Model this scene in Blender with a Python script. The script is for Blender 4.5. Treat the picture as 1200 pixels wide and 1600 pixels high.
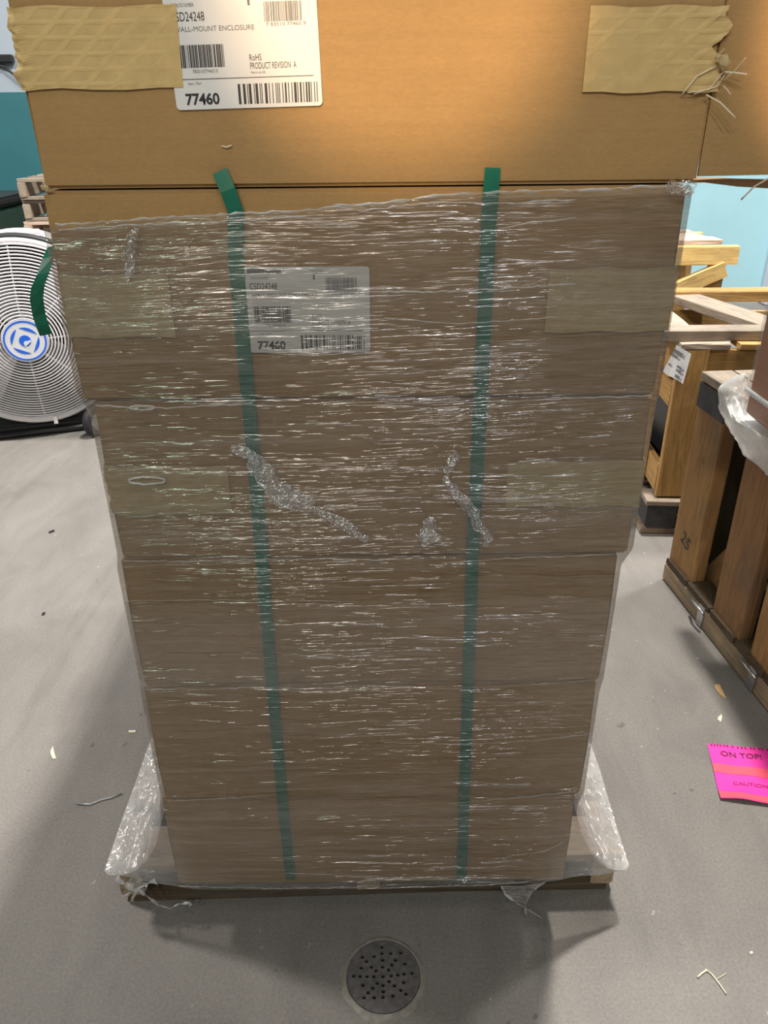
import bpy, bmesh, math, random
from mathutils import Matrix, Vector, Euler, noise as mnoise

# ------------------------------------------------------------------ scene, camera, light
scene = bpy.context.scene
for o in list(bpy.data.objects):
    bpy.data.objects.remove(o)
COL = scene.collection
F_PX, PITCH, ROLL, CAM_H = 1202.0, math.radians(27.4), -0.010, 1.30

cam_d = bpy.data.cameras.new('camera')
cam = bpy.data.objects.new('camera', cam_d)
COL.objects.link(cam)
cam_d.sensor_fit = 'VERTICAL'
cam_d.sensor_height = 24.0
cam_d.lens = 24.0 * F_PX / 1600.0
cam_d.clip_start = 0.02
cam.matrix_world = (Matrix.Translation((0, 0, CAM_H)) @ Matrix.Rotation(math.pi / 2 - PITCH, 4, 'X')
                    @ Matrix.Rotation(ROLL, 4, 'Z'))
scene.camera = cam

world = bpy.data.worlds.new('warehouse_ambient')
scene.world = world
world.use_nodes = True
bgn = world.node_tree.nodes['Background']
bgn.inputs[0].default_value = (0.80, 0.84, 0.86, 1)
bgn.inputs[1].default_value = 0.075

def lamp(name, loc, target, power, size, color, size_y=None):
    d = bpy.data.lights.new(name, 'AREA')
    d.energy = power
    d.color = color
    if size_y:
        d.shape = 'RECTANGLE'; d.size = size; d.size_y = size_y
    else:
        d.shape = 'DISK'; d.size = size
    o = bpy.data.objects.new(name, d)
    COL.objects.link(o)
    o.location = loc
    o.rotation_euler = (Vector(target) - Vector(loc)).to_track_quat('-Z', 'Y').to_euler()
    return o

def spot(name, loc, target, power, cone, blend, color, radius):
    d = bpy.data.lights.new(name, 'SPOT')
    d.energy = power; d.color = color
    d.spot_size = math.radians(cone); d.spot_blend = blend; d.shadow_soft_size = radius
    o = bpy.data.objects.new(name, d)
    COL.objects.link(o)
    o.location = loc
    o.rotation_euler = (Vector(target) - Vector(loc)).to_track_quat('-Z', 'Y').to_euler()
    return o

# ceiling lamps of the hall, plus an added fill and warm spots (all out of frame)
lamp('bay_lamp_aisle', (0.85, 2.25, 6.0), (0.4, 2.25, 0), 490, 0.36, (1.0, 0.95, 0.87))
lamp('front_fill_lamp', (0.3, -1.2, 5.6), (0.2, 0.2, 0), 26, 0.5, (1.0, 0.95, 0.9))  # added overhead fill that brightens the floor before the stack
lamp('bay_lamp_left', (-3.4, 2.2, 4.6), (-2.6, 2.8, 0.2), 215, 0.6, (1.0, 0.94, 0.88))
lamp('bay_lamp_right_wall', (2.9, 3.2, 5.0), (2.6, 5.0, 0.6), 190, 0.6, (1.0, 0.97, 0.92))
lamp('bay_lamp_green', (-1.50, -2.9, 4.2), (-0.3, 0.9, 0.8), 26, 0.16, (0.72, 1.0, 0.80))
lamp('bay_lamp_pink', (-0.62, -2.9, 4.2), (-0.1, 0.9, 0.8), 38, 0.18, (1.0, 0.86, 0.78))
lamp('bay_lamp_white', (0.55, -2.7, 4.0), (0.1, 0.9, 0.8), 30, 0.12, (0.96, 0.98, 1.0))
spot('warm_patch_spot', (-0.45, -3.2, 2.6), (0.02, 0.886, 1.425), 900, 5.0, 0.35, (1.0, 0.66, 0.36), 0.05)  # added spots, their cones shape the warm light patches on the top carton
spot('warm_patch_spot', (0.25, -3.2, 2.6), (0.53, 0.90, 1.375), 2300, 4.0, 0.42, (1.0, 0.64, 0.38), 0.05)
spot('warm_patch_spot', (-0.8, -3.0, 2.9), (-0.02, 0.886, 1.56), 120, 15.0, 0.9, (1.0, 0.84, 0.62), 0.08)

vs = scene.view_settings
vs.view_transform = 'Standard'
vs.look = 'None'
vs.exposure = 0.0
vs.gamma = 1.0
vs.use_curve_mapping = False

# ------------------------------------------------------------------ helpers
def ray(px, py):
    u = (px - 600) / F_PX; v = -(py - 800) / F_PX
    c, s = math.cos(ROLL), math.sin(ROLL)
    u, v = u * c - v * s, u * s + v * c
    return Vector((u, math.cos(PITCH) + v * math.sin(PITCH), -math.sin(PITCH) + v * math.cos(PITCH)))

def P(px, py, ax, val):
    d = ray(px, py); o = Vector((0, 0, CAM_H))
    return o + d * ((val - o[ax]) / d[ax])

WM = {}
def tag(o, label=None, cat=None, group=None, kind=None):
    if label: o['label'] = label
    if cat: o['category'] = cat
    if group: o['group'] = group
    if kind: o['kind'] = kind
    return o

def thing(name, loc, label, cat, rotz=0.0, group=None):
    o = bpy.data.objects.new(name, None)
    o.empty_display_size = 0.05
    COL.objects.link(o)
    o.location = loc; o.rotation_euler = (0, 0, rotz)
    WM[o.name] = Matrix.Translation(loc) @ Matrix.Rotation(rotz, 4, 'Z')
    return tag(o, label, cat, group)

def link(name, me, parent=None, local=None):
    """local = matrix in the parent's frame; None = mesh is in world coordinates"""
    o = bpy.data.objects.new(name, me)
    COL.objects.link(o)
    pw = WM[parent.name] if parent else Matrix.Identity(4)
    if parent: o.parent = parent
    if local is None:
        if parent: o.matrix_parent_inverse = pw.inverted()
        WM[o.name] = Matrix.Identity(4)
    else:
        o.matrix_basis = local
        WM[o.name] = pw @ local
    return o

def mk(name, verts, faces, mat, parent=None, smooth=False, local=None, mats=None, fmat=None):
    me = bpy.data.meshes.new(name)
    me.from_pydata([tuple(v) for v in verts], [], faces)
    for m in (mats or [mat]): me.materials.append(m)
    if fmat: me.polygons.foreach_set('material_index', fmat)
    if smooth: me.polygons.foreach_set('use_smooth', [True] * len(me.polygons))
    me.update()
    return link(name, me, parent, local)

def from_bm(name, bm, mat, parent=None, smooth=False, local=None):
    me = bpy.data.meshes.new(name)
    bmesh.ops.recalc_face_normals(bm, faces=bm.faces)
    bm.to_mesh(me); bm.free()
    me.materials.append(mat)
    if smooth: me.polygons.foreach_set('use_smooth', [True] * len(me.polygons))
    return link(name, me, parent, local)

def bm_box(bm, c, d, mat=None):
    m = Matrix.Translation(c)
    if mat is not None: m = m @ mat
    return bmesh.ops.create_cube(bm, size=1, matrix=m @ Matrix.Diagonal((d[0], d[1], d[2], 1)))

def tube_geo(pts, r, n=6, radii=None, closed=False):
    vs_, fs = [], []
    N = len(pts); pts = [Vector(p) for p in pts]
    up = Vector((0.13, 0.21, 0.97)).normalized()
    for i, p in enumerate(pts):
        if closed: t = pts[(i + 1) % N] - pts[i - 1]
        else: t = pts[min(i + 1, N - 1)] - pts[max(i - 1, 0)]
        t.normalize()
        a = t.cross(up)
        if a.length < 1e-4: a = t.cross(Vector((1, 0, 0)))
        a.normalize(); b = t.cross(a)
        rr = radii[i] if radii else r
        for k in range(n):
            an = 2 * math.pi * k / n
            vs_.append(p + a * math.cos(an) * rr + b * math.sin(an) * rr)
    for i in range(N if closed else N - 1):
        for k in range(n):
            j = (i + 1) % N
            fs.append((i * n + k, i * n + (k + 1) % n, j * n + (k + 1) % n, j * n + k))
    if not closed:
        fs.append(tuple(range(n - 1, -1, -1))); fs.append(tuple((N - 1) * n + k for k in range(n)))
    return vs_, fs

class Geo:
    def __init__(s): s.v, s.f = [], []
    def add(s, vf):
        k = len(s.v); s.v += list(vf[0]); s.f += [tuple(i + k for i in f) for f in vf[1]]
        return s

def ribbon_geo(pts, wdirs, w, thick):
    """flat strap along pts, half-width along wdirs, with a real thickness"""
    v, f = [], []
    N = len(pts); pts = [Vector(p) for p in pts]
    for i, p in enumerate(pts):
        t = (pts[min(i + 1, N - 1)] - pts[max(i - 1, 0)]).normalized()
        wd = Vector(wdirs[i] if isinstance(wdirs, list) else wdirs).normalized()
        nrm = t.cross(wd).normalized() * thick / 2
        ww = (w[i] if isinstance(w, list) else w) / 2
        v += [p - wd * ww - nrm, p + wd * ww - nrm, p + wd * ww + nrm, p - wd * ww + nrm]
    for i in range(N - 1):
        a, b = i * 4, i * 4 + 4
        for k in range(4):
            f.append((a + k, a + (k + 1) % 4, b + (k + 1) % 4, b + k))
    f.append((3, 2, 1, 0)); e = (N - 1) * 4; f.append((e, e + 1, e + 2, e + 3))
    return v, f

def lathe_geo(profile, n=48, axis_m=Matrix.Identity(4), close=False):
    """profile = [(r, h)], revolved about local z"""
    v, f = [], []
    for k in range(n):
        a = 2 * math.pi * k / n
        for r, h in profile:
            v.append(axis_m @ Vector((r * math.cos(a), r * math.sin(a), h)))
    m = len(profile)
    for k in range(n):
        k2 = (k + 1) % n
        for i in range(m - 1 if not close else m):
            i2 = (i + 1) % m
            f.append((k * m + i, k2 * m + i, k2 * m + i2, k * m + i2))
    return v, f

def curve_mesh(splines, extrude, bevel=0.0):
    """filled 2D outline with holes -> mesh (xy plane, thickness 2*extrude)"""
    cu = bpy.data.curves.new('outline', 'CURVE')
    cu.dimensions = '2D'; cu.fill_mode = 'BOTH'; cu.extrude = extrude; cu.bevel_depth = bevel
    for pts in splines:
        sp = cu.splines.new('POLY'); sp.points.add(len(pts) - 1)
        for q, (x, y) in zip(sp.points, pts): q.co = (x, y, 0, 1)
        sp.use_cyclic_u = True
    o = bpy.data.objects.new('outline', cu); COL.objects.link(o)
    dg = bpy.context.evaluated_depsgraph_get()
    me = bpy.data.meshes.new_from_object(o.evaluated_get(dg))
    bpy.data.objects.remove(o); bpy.data.curves.remove(cu)
    return me

def text_mesh(body, size, width=None, bold=0.0, align='LEFT'):
    cu = bpy.data.curves.new('lettering', 'FONT')
    cu.body = body; cu.size = size; cu.offset = bold; cu.align_x = align; cu.resolution_u = 3
    o = bpy.data.objects.new('lettering', cu); COL.objects.link(o)
    dg = bpy.context.evaluated_depsgraph_get()
    me = bpy.data.meshes.new_from_object(o.evaluated_get(dg))
    bpy.data.objects.remove(o); bpy.data.curves.remove(cu)
    if width and len(me.vertices):
        xs = [v.co.x for v in me.vertices]
        k = width / max(1e-6, max(xs) - min(xs)); x0 = min(xs)
        for v in me.vertices: v.co.x = (v.co.x - x0) * k
    return me

def circle(r, n, cx=0, cy=0, jit=0, rng=None):
    return [(cx + (r + (rng.uniform(-jit, jit) if rng else 0)) * math.cos(2 * math.pi * k / n),
             cy + (r + (rng.uniform(-jit, jit) if rng else 0)) * math.sin(2 * math.pi * k / n)) for k in range(n)]

# ------------------------------------------------------------------ materials
def new_mat(name):
    m = bpy.data.materials.new(name); m.use_nodes = True
    nt = m.node_tree
    return m, nt, nt.nodes['Principled BSDF']

def nd(nt, typ, **kw):
    n = nt.nodes.new(typ)
    for k, v in kw.items():
        if k in n.inputs: n.inputs[k].default_value = v
        else: setattr(n, k, v)
    return n

def coords(nt, scale=(1, 1, 1), rot=(0, 0, 0), loc=(0, 0, 0)):
    tc = nd(nt, 'ShaderNodeTexCoord'); mp = nd(nt, 'ShaderNodeMapping')
    mp.inputs['Scale'].default_value = scale; mp.inputs['Rotation'].default_value = rot
    mp.inputs['Location'].default_value = loc
    nt.links.new(tc.outputs['Object'], mp.inputs[0])
    return mp.outputs[0]

def noise_n(nt, vec, scale, detail=3, rough=0.55, dist=0.0):
    n = nd(nt, 'ShaderNodeTexNoise')
    n.inputs['Scale'].default_value = scale; n.inputs['Detail'].default_value = detail
    n.inputs['Roughness'].default_value = rough; n.inputs['Distortion'].default_value = dist
    nt.links.new(vec, n.inputs['Vector'])
    return n.outputs['Fac']

def ramp(nt, fac, stops):
    r = nd(nt, 'ShaderNodeValToRGB')
    els = r.color_ramp.elements
    while len(els) < len(stops): els.new(0.5)
    for e, (p, c) in zip(els, stops):
        e.position = p; e.color = (c[0], c[1], c[2], 1) if isinstance(c, (tuple, list)) else (c, c, c, 1)
    nt.links.new(fac, r.inputs[0])
    return r.outputs[0]

def mixc(nt, fac, a, b, mode='MIX'):
    m = nd(nt, 'ShaderNodeMix'); m.data_type = 'RGBA'; m.blend_type = mode
    for sock, val in ((0, fac), (6, a), (7, b)):
        if hasattr(val, 'links') or isinstance(val, bpy.types.NodeSocket): nt.links.new(val, m.inputs[sock])
        else: m.inputs[sock].default_value = val if not isinstance(val, tuple) else (val[0], val[1], val[2], 1)
    return m.outputs[2]

def math_n(nt, op, a, b=None, clamp=False):
    m = nd(nt, 'ShaderNodeMath'); m.operation = op; m.use_clamp = clamp
    for i, val in enumerate((a, b)):
        if val is None: continue
        if isinstance(val, bpy.types.NodeSocket): nt.links.new(val, m.inputs[i])
        else: m.inputs[i].default_value = val
    return m.outputs[0]

def bump(nt, bs, h, strength, dist=0.01, normal=None):
    b = nd(nt, 'ShaderNodeBump'); b.inputs['Strength'].default_value = strength
    b.inputs['Distance'].default_value = dist
    nt.links.new(h, b.inputs['Height'])
    if normal: nt.links.new(normal, b.inputs['Normal'])
    if bs: nt.links.new(b.outputs[0], bs.inputs['Normal'])
    return b.outputs[0]

def plain(name, col, rough=0.5, metal=0.0, spec=0.5, mottling=0.0, scale=20):
    m, nt, bs = new_mat(name)
    bs.inputs['Roughness'].default_value = rough; bs.inputs['Metallic'].default_value = metal
    bs.inputs['Specular IOR Level'].default_value = spec
    if mottling:
        n = noise_n(nt, coords(nt), scale, 4)
        c = ramp(nt, n, [(0.3, tuple(x * (1 - mottling) for x in col)), (0.7, tuple(min(1, x * (1 + mottling)) for x in col))])
        nt.links.new(c, bs.inputs['Base Color'])
    else:
        bs.inputs['Base Color'].default_value = (*col, 1)
    return m

def concrete():
    m, nt, bs = new_mat('worn_concrete')
    big = noise_n(nt, coords(nt, (1, 1, 1)), 1.3, 5, 0.6, 0.4)
    mid = noise_n(nt, coords(nt, (1, 0.55, 1), (0, 0, 0.5)), 6, 6, 0.65, 0.6)
    fine = noise_n(nt, coords(nt), 190, 3, 0.6)
    base = ramp(nt, big, [(0.3, (0.235, 0.222, 0.21)), (0.7, (0.32, 0.305, 0.285))])
    c = mixc(nt, 0.55, base, ramp(nt, mid, [(0.3, (0.165, 0.153, 0.145)), (0.5, (0.262, 0.247, 0.232)), (0.72, (0.35, 0.335, 0.315))]))
    c = mixc(nt, 0.28, c, ramp(nt, fine, [(0.35, (0.16, 0.15, 0.145)), (0.65, (0.37, 0.355, 0.34))]))
    # small pale chips and dark spots
    sp = noise_n(nt, coords(nt, loc=(3, 1, 0)), 38, 2, 0.5)
    c = mixc(nt, ramp(nt, sp, [(0.735, 0.0), (0.75, 0.6)]), c, (0.52, 0.50, 0.47))
    sp2 = noise_n(nt, coords(nt, loc=(7, 4, 0)), 24, 2, 0.5)
    c = mixc(nt, ramp(nt, sp2, [(0.72, 0.0), (0.76, 0.55)]), c, (0.09, 0.085, 0.08))
    # faint tyre and drag streaks
    stn = noise_n(nt, coords(nt, (3.5, 0.5, 1), (0, 0, -0.55)), 3.0, 4, 0.6)
    c = mixc(nt, ramp(nt, stn, [(0.56, 0.0), (0.7, 0.35)]), c, (0.155, 0.145, 0.135))
    c = mixc(nt, 1.0, c, (0.80, 0.785, 0.775), 'MULTIPLY')
    nt.links.new(c, bs.inputs['Base Color'])
    nt.links.new(ramp(nt, mid, [(0.3, 0.55), (0.7, 0.8)]), bs.inputs['Roughness'])
    bs.inputs['Specular IOR Level'].default_value = 0.28
    bump(nt, bs, math_n(nt, 'ADD', fine, math_n(nt, 'MULTIPLY', mid, 2.0)), 0.18, 0.004)
    return m

def wood(name, col, axis=0, dirt=0.35, dark=0.55, rough=0.75):
    """grain runs along local axis"""
    m, nt, bs = new_mat(name)
    sc = [14, 14, 14]; sc[axis] = 1.1
    info = nd(nt, 'ShaderNodeObjectInfo')
    tc = nd(nt, 'ShaderNodeTexCoord'); mp = nd(nt, 'ShaderNodeMapping')
    mp.inputs['Scale'].default_value = sc
    off = nd(nt, 'ShaderNodeVectorMath'); off.operation = 'SCALE'; off.inputs[0].default_value = (7.3, 3.1, 5.7)
    nt.links.new(info.outputs['Random'], off.inputs['Scale'])
    add = nd(nt, 'ShaderNodeVectorMath'); add.operation = 'ADD'
    nt.links.new(tc.outputs['Object'], add.inputs[0]); nt.links.new(off.outputs[0], add.inputs[1])
    nt.links.new(add.outputs[0], mp.inputs[0])
    g = noise_n(nt, mp.outputs[0], 4.5, 6, 0.65, 1.6)
    c = ramp(nt, g, [(0.25, tuple(x * dark for x in col)), (0.5, col), (0.75, tuple(min(1, x * 1.28) for x in col))])
    kn = noise_n(nt, add.outputs[0], 9, 2, 0.5)
    c = mixc(nt, ramp(nt, kn, [(0.72, 0.0), (0.76, 0.85)]), c, tuple(x * 0.25 for x in col))
    dn = noise_n(nt, add.outputs[0], 3.2, 5, 0.7)
    c = mixc(nt, ramp(nt, dn, [(0.5, 0.0), (0.7, dirt)]), c, (0.12, 0.105, 0.09))
    hv = nd(nt, 'ShaderNodeHueSaturation')
    nt.links.new(math_n(nt, 'ADD', math_n(nt, 'MULTIPLY', info.outputs['Random'], 0.35), 0.83), hv.inputs['Value'])
    nt.links.new(c, hv.inputs['Color'])
    nt.links.new(hv.outputs[0], bs.inputs['Base Color'])
    bs.inputs['Roughness'].default_value = rough; bs.inputs['Specular IOR Level'].default_value = 0.25
    bump(nt, bs, g, 0.5, 0.003)
    return m

def cardboard(name, col):
    m, nt, bs = new_mat(name)
    fine = noise_n(nt, coords(nt, (1, 1, 2.5)), 160, 4, 0.7)
    big = noise_n(nt, coords(nt), 5, 4, 0.6)
    flute = noise_n(nt, coords(nt, (3, 3, 210)), 1.0, 1, 0.4)
    c = ramp(nt, big, [(0.25, tuple(x * 0.86 for x in col)), (0.75, tuple(x * 1.1 for x in col))])
    c = mixc(nt, 0.22, c, ramp(nt, fine, [(0.3, tuple(x * 0.6 for x in col)), (0.7, tuple(x * 1.3 for x in col))]))
    c = mixc(nt, ramp(nt, flute, [(0.35, 0.0), (0.8, 0.13)]), c, tuple(x * 0.6 for x in col))
    st = noise_n(nt, coords(nt, (1, 1, 1.8), loc=(0.31, 0, 0.14)), 9, 3, 0.5)
    c = mixc(nt, ramp(nt, st, [(0.68, 0.0), (0.78, 0.42)]), c, tuple(x * 0.45 for x in col))
    nt.links.new(c, bs.inputs['Base Color'])
    bs.inputs['Roughness'].default_value = 0.72; bs.inputs['Specular IOR Level'].default_value = 0.22
    bump(nt, bs, math_n(nt, 'ADD', math_n(nt, 'MULTIPLY', flute, 0.7), math_n(nt, 'MULTIPLY', fine, 0.3)), 0.16, 0.002)
    return m

def fibre_tape(name, col, relief=0.6):
    """kraft paper tape with reinforcing threads: a lattice of slanted and level ridges"""
    m, nt, bs = new_mat(name)
    def wave(rotz, scale, dist):
        w = nd(nt, 'ShaderNodeTexWave'); w.wave_type = 'BANDS'; w.bands_direction = 'X'
        w.inputs['Scale'].default_value = scale; w.inputs['Distortion'].default_value = dist
        w.inputs['Detail'].default_value = 2; w.inputs['Detail Scale'].default_value = 0.4
        nt.links.new(coords(nt, (1, 0.0, 1), (0, rotz, 0)), w.inputs['Vector'])
        return ramp(nt, w.outputs['Fac'], [(0.70, 0.0), (0.95, 1.0)])
    a = wave(-0.85, 17, 1.6); b = wave(1.25, 11, 2.0); c3 = wave(math.pi / 2, 24, 0.8)
    n = noise_n(nt, coords(nt), 60, 4, 0.6)
    h = math_n(nt, 'MAXIMUM', math_n(nt, 'MAXIMUM', a, math_n(nt, 'MULTIPLY', b, 0.25)), c3)
    patch = ramp(nt, noise_n(nt, coords(nt, loc=(2, 0, 1)), 14, 3, 0.6), [(0.36, 0.0), (0.62, 1.0)])
    h = math_n(nt, 'MULTIPLY', h, patch)
    c = ramp(nt, n, [(0.3, tuple(x * 0.9 for x in col)), (0.7, tuple(min(1, x * 1.08) for x in col))])
    c = mixc(nt, math_n(nt, 'MULTIPLY', h, 0.22), c, tuple(min(1, x * 1.45) for x in col))
    nt.links.new(c, bs.inputs['Base Color'])
    bs.inputs['Roughness'].default_value = 0.55; bs.inputs['Specular IOR Level'].default_value = 0.3
    bump(nt, bs, h, relief, 0.0022)
    return m

def film_mat(name, haze_lo, haze_hi, relief=1.0, rough=0.16, mode='wrap', layers=2.4, tint=(0.96, 0.965, 0.96), cap=0.30):
    """clear stretch film: see-through, glossy, full of level tension ridges, milky where layers pile up"""
    m, nt, bs = new_mat(name)
    out = nt.nodes['Material Output']
    nt.nodes.remove(bs)
    if mode == 'wrap':
        # slow sag of the ridges + two families of ridges
        sag = noise_n(nt, coords(nt, (2.2, 2.2, 3)), 1.0, 2, 0.5)
        tc = nd(nt, 'ShaderNodeTexCoord'); sep = nd(nt, 'ShaderNodeSeparateXYZ')
        nt.links.new(tc.outputs['Object'], sep.inputs[0])
        zz = math_n(nt, 'ADD', sep.outputs[2], math_n(nt, 'MULTIPLY', sag, 0.035))
        def ridge(slope, sx, sz, seed, detail):
            z2 = math_n(nt, 'ADD', zz, math_n(nt, 'MULTIPLY', sep.outputs[0], slope))
            cmb = nd(nt, 'ShaderNodeCombineXYZ')
            nt.links.new(math_n(nt, 'MULTIPLY', sep.outputs[0], sx), cmb.inputs[0])
            nt.links.new(math_n(nt, 'ADD', math_n(nt, 'MULTIPLY', sep.outputs[1], sx), seed), cmb.inputs[1])
            nt.links.new(math_n(nt, 'MULTIPLY', z2, sz), cmb.inputs[2])
            return noise_n(nt, cmb.outputs[0], 1.0, detail, 0.62)
        r1 = ridge(-0.02, 4.0, 130, 0.0, 3)
        r2 = ridge(0.07, 2.6, 60, 5.0, 2)
        r3 = ridge(-0.05, 7.0, 320, 9.0, 2)
        h = math_n(nt, 'ADD', math_n(nt, 'ADD', math_n(nt, 'MULTIPLY', r1, 1.0), math_n(nt, 'MULTIPLY', r2, 1.3)), math_n(nt, 'MULTIPLY', r3, 0.35))
        band = noise_n(nt, coords(nt, (0.8, 0.8, 7)), 1.0, 3, 0.6)
        streak = ramp(nt, r1, [(0.50, 0.0), (0.74, 1.0)])
        hz = math_n(nt, 'ADD', ramp(nt, band, [(0.32, haze_lo), (0.7, haze_hi)]), math_n(nt, 'MULTIPLY', streak, 0.07))
        lay = ramp(nt, math_n(nt, 'DIVIDE', math_n(nt, 'ADD', zz, math_n(nt, 'MULTIPLY', sep.outputs[0], -0.03)), 1.3),
                   [(0.0, 0.02), (0.25, 0.045), (0.26, 0.015), (0.44, 0.015), (0.447, 0.06), (0.552, 0.05), (0.56, 0.0), (0.605, 0.0), (0.61, 0.02), (0.80, 0.025)])
        hz = math_n(nt, 'ADD', hz, lay)
        calm = ramp(nt, noise_n(nt, coords(nt, (3, 3, 9), loc=(1, 0, 2)), 1.0, 3, 0.6), [(0.34, 0.25), (0.62, 1.0)])
        nrm = bump(nt, None, math_n(nt, 'MULTIPLY', h, calm), 1.0, 0.0070 * relief)
    else:
        h = noise_n(nt, coords(nt), 42, 4, 0.6, 1.2)
        band = noise_n(nt, coords(nt), 17, 3, 0.6, 0.8)
        hz = ramp(nt, band, [(0.3, haze_lo), (0.7, haze_hi)])
        nrm = bump(nt, None, h, 1.0, 0.014 * relief)
    if mode == 'wrap':
        at_ = nd(nt, 'ShaderNodeAttribute'); at_.attribute_name = 'pile'
        cr_ = noise_n(nt, coords(nt), 42, 3, 0.6, 1.0)
        nrm = bump(nt, None, math_n(nt, 'MULTIPLY', cr_, at_.outputs['Fac']), 1.0, 0.010, nrm)
        hz = math_n(nt, 'ADD', hz, math_n(nt, 'MULTIPLY', at_.outputs['Fac'], math_n(nt, 'ADD', 0.08, math_n(nt, 'MULTIPLY', cr_, 0.36))), True)
    tr = nd(nt, 'ShaderNodeBsdfTransparent'); tr.inputs[0].default_value = (*tint, 1)
    df = nd(nt, 'ShaderNodeBsdfDiffuse'); df.inputs[0].default_value = (0.9, 0.9, 0.9, 1)
    gl = nd(nt, 'ShaderNodeBsdfGlossy'); gl.inputs['Roughness'].default_value = rough
    gl.inputs[0].default_value = (1, 1, 1, 1)
    fr = nd(nt, 'ShaderNodeFresnel'); fr.inputs['IOR'].default_value = 1.5
    nt.links.new(nrm, gl.inputs['Normal'])
    m1 = nd(nt, 'ShaderNodeMixShader'); m2 = nd(nt, 'ShaderNodeMixShader')
    nt.links.new(hz, m1.inputs[0]); nt.links.new(tr.outputs[0], m1.inputs[1]); nt.links.new(df.outputs[0], m1.inputs[2])
    nt.links.new(math_n(nt, 'MINIMUM', math_n(nt, 'MULTIPLY', fr.outputs[0], layers), cap), m2.inputs[0])
    nt.links.new(m1.outputs[0], m2.inputs[1]); nt.links.new(gl.outputs[0], m2.inputs[2])
    nt.links.new(m2.outputs[0], out.inputs[0])
    return m

M = {}
M['concrete'] = concrete()
M['card'] = cardboard('kraft_cardboard', (0.405, 0.252, 0.106))
M['card_dark'] = cardboard('kraft_cardboard_shaded', (0.27, 0.165, 0.08))  # same kraft board, the shadow on the bent-out flap put into its colour
M['card_red'] = cardboard('reddish_cardboard', (0.50, 0.20, 0.075))
M['tape'] = fibre_tape('kraft_fibre_tape', (0.60, 0.43, 0.19), 0.3)
M['tape_flat'] = fibre_tape('kraft_tape_smooth', (0.50, 0.385, 0.20), 0.12)
M['paper'] = plain('label_paper', (0.74, 0.745, 0.75), 0.42, mottling=0.03, scale=40)
M['ink'] = plain('black_ink', (0.02, 0.02, 0.025), 0.5)
M['ink_grey'] = plain('faded_ink', (0.16, 0.16, 0.165), 0.55)
M['strap'] = plain('green_polyester_strap', (0.012, 0.165, 0.105), 0.28, mottling=0.12, scale=60)
M['film'] = film_mat('stretch_film', 0.004, 0.04, 1.0, 0.185, tint=(0.765, 0.755, 0.735))
M['film_thin'] = film_mat('stretch_film_single', 0.0, 0.03, 1.0, 0.25, 'wrap', 0.7, cap=0.10)
M['film_thick'] = film_mat('stretch_film_piled', 0.20, 0.50, 0.8, 0.3, 'crumple')
M['film_fold'] = film_mat('stretch_film_fold', 0.30, 0.85, 0.5, 0.3, 'crumple')
M['film_wad'] = film_mat('stretch_film_wad', 0.0, 0.10, 0.9, 0.27, 'crumple', 7.0, (0.98, 0.98, 0.98), 0.5)
M['film_crumple'] = film_mat('stretch_film_crumpled', 0.14, 0.6, 1.0, 0.30, 'crumple')
M['pink'] = plain('fluorescent_pink_paper', (0.95, 0.045, 0.42), 0.6, mottling=0.03, scale=30)
M['pink_band'] = plain('salmon_red_print', (0.93, 0.10, 0.16), 0.6)
M['iron'] = plain('cast_iron', (0.15, 0.14, 0.14), 0.6, 0.35, mottling=0.28, scale=90)
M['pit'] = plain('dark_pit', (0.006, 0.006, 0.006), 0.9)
M['mortar'] = plain('pale_mortar', (0.26, 0.24, 0.21), 0.85, mottling=0.25, scale=60)
M['white_metal'] = plain('white_enamel', (0.80, 0.78, 0.80), 0.35)
M['grey_metal'] = plain('grey_metal', (0.42, 0.43, 0.45), 0.4, 0.6)
M['blade'] = plain('pale_fan_blade', (0.60, 0.58, 0.62), 0.4, 0.3)
M['black_metal'] = plain('black_enamel', (0.015, 0.016, 0.018), 0.45)
M['rubber'] = plain('black_rubber', (0.02, 0.02, 0.022), 0.7)
M['blue'] = plain('bright_blue_print', (0.02, 0.15, 0.82), 0.35)
M['badge_white'] = plain('badge_white', (0.82, 0.84, 0.88), 0.35)
M['teal'] = plain('teal_wall_paint', (0.030, 0.155, 0.185), 0.6, mottling=0.06, scale=4)
M['greyblue'] = plain('grey_blue_wall_paint', (0.36, 0.43, 0.50), 0.6, mottling=0.05, scale=4)
M['skyblue'] = plain('light_blue_wall_paint', (0.36, 0.62, 0.71), 0.55, mottling=0.04, scale=3)
M['lilac'] = plain('pale_lilac_paint', (0.66, 0.64, 0.74), 0.5)
M['dark_green'] = plain('dark_green_plastic', (0.03, 0.07, 0.055), 0.5)
M['fibre'] = plain('pale_straw_fibre', (0.82, 0.72, 0.55), 0.5)
M['chip'] = plain('wood_chip', (0.62, 0.40, 0.18), 0.7)
M['chip_pale'] = plain('pale_chip', (0.72, 0.68, 0.52), 0.7)
M['steel'] = plain('galvanised_steel', (0.55, 0.56, 0.58), 0.32, 0.9)
M['dark_metal'] = plain('dark_machine_paint', (0.03, 0.032, 0.036), 0.4, 0.3)
M['black_paint'] = plain('black_end_paint', (0.05, 0.052, 0.06), 0.6, mottling=0.4, scale=30)
WOODS = {
    'pine': (0.50, 0.295, 0.105), 'pine_brown': (0.36, 0.205, 0.085), 'pine_red': (0.30, 0.165, 0.075),
    'pine_bright': (0.85, 0.56, 0.21), 'grey': (0.38, 0.31, 0.245), 'rosy': (0.62, 0.47, 0.38),
    'dark': (0.095, 0.068, 0.043), 'black': (0.055, 0.053, 0.056), 'dusty': (0.36, 0.27, 0.18)}
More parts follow.
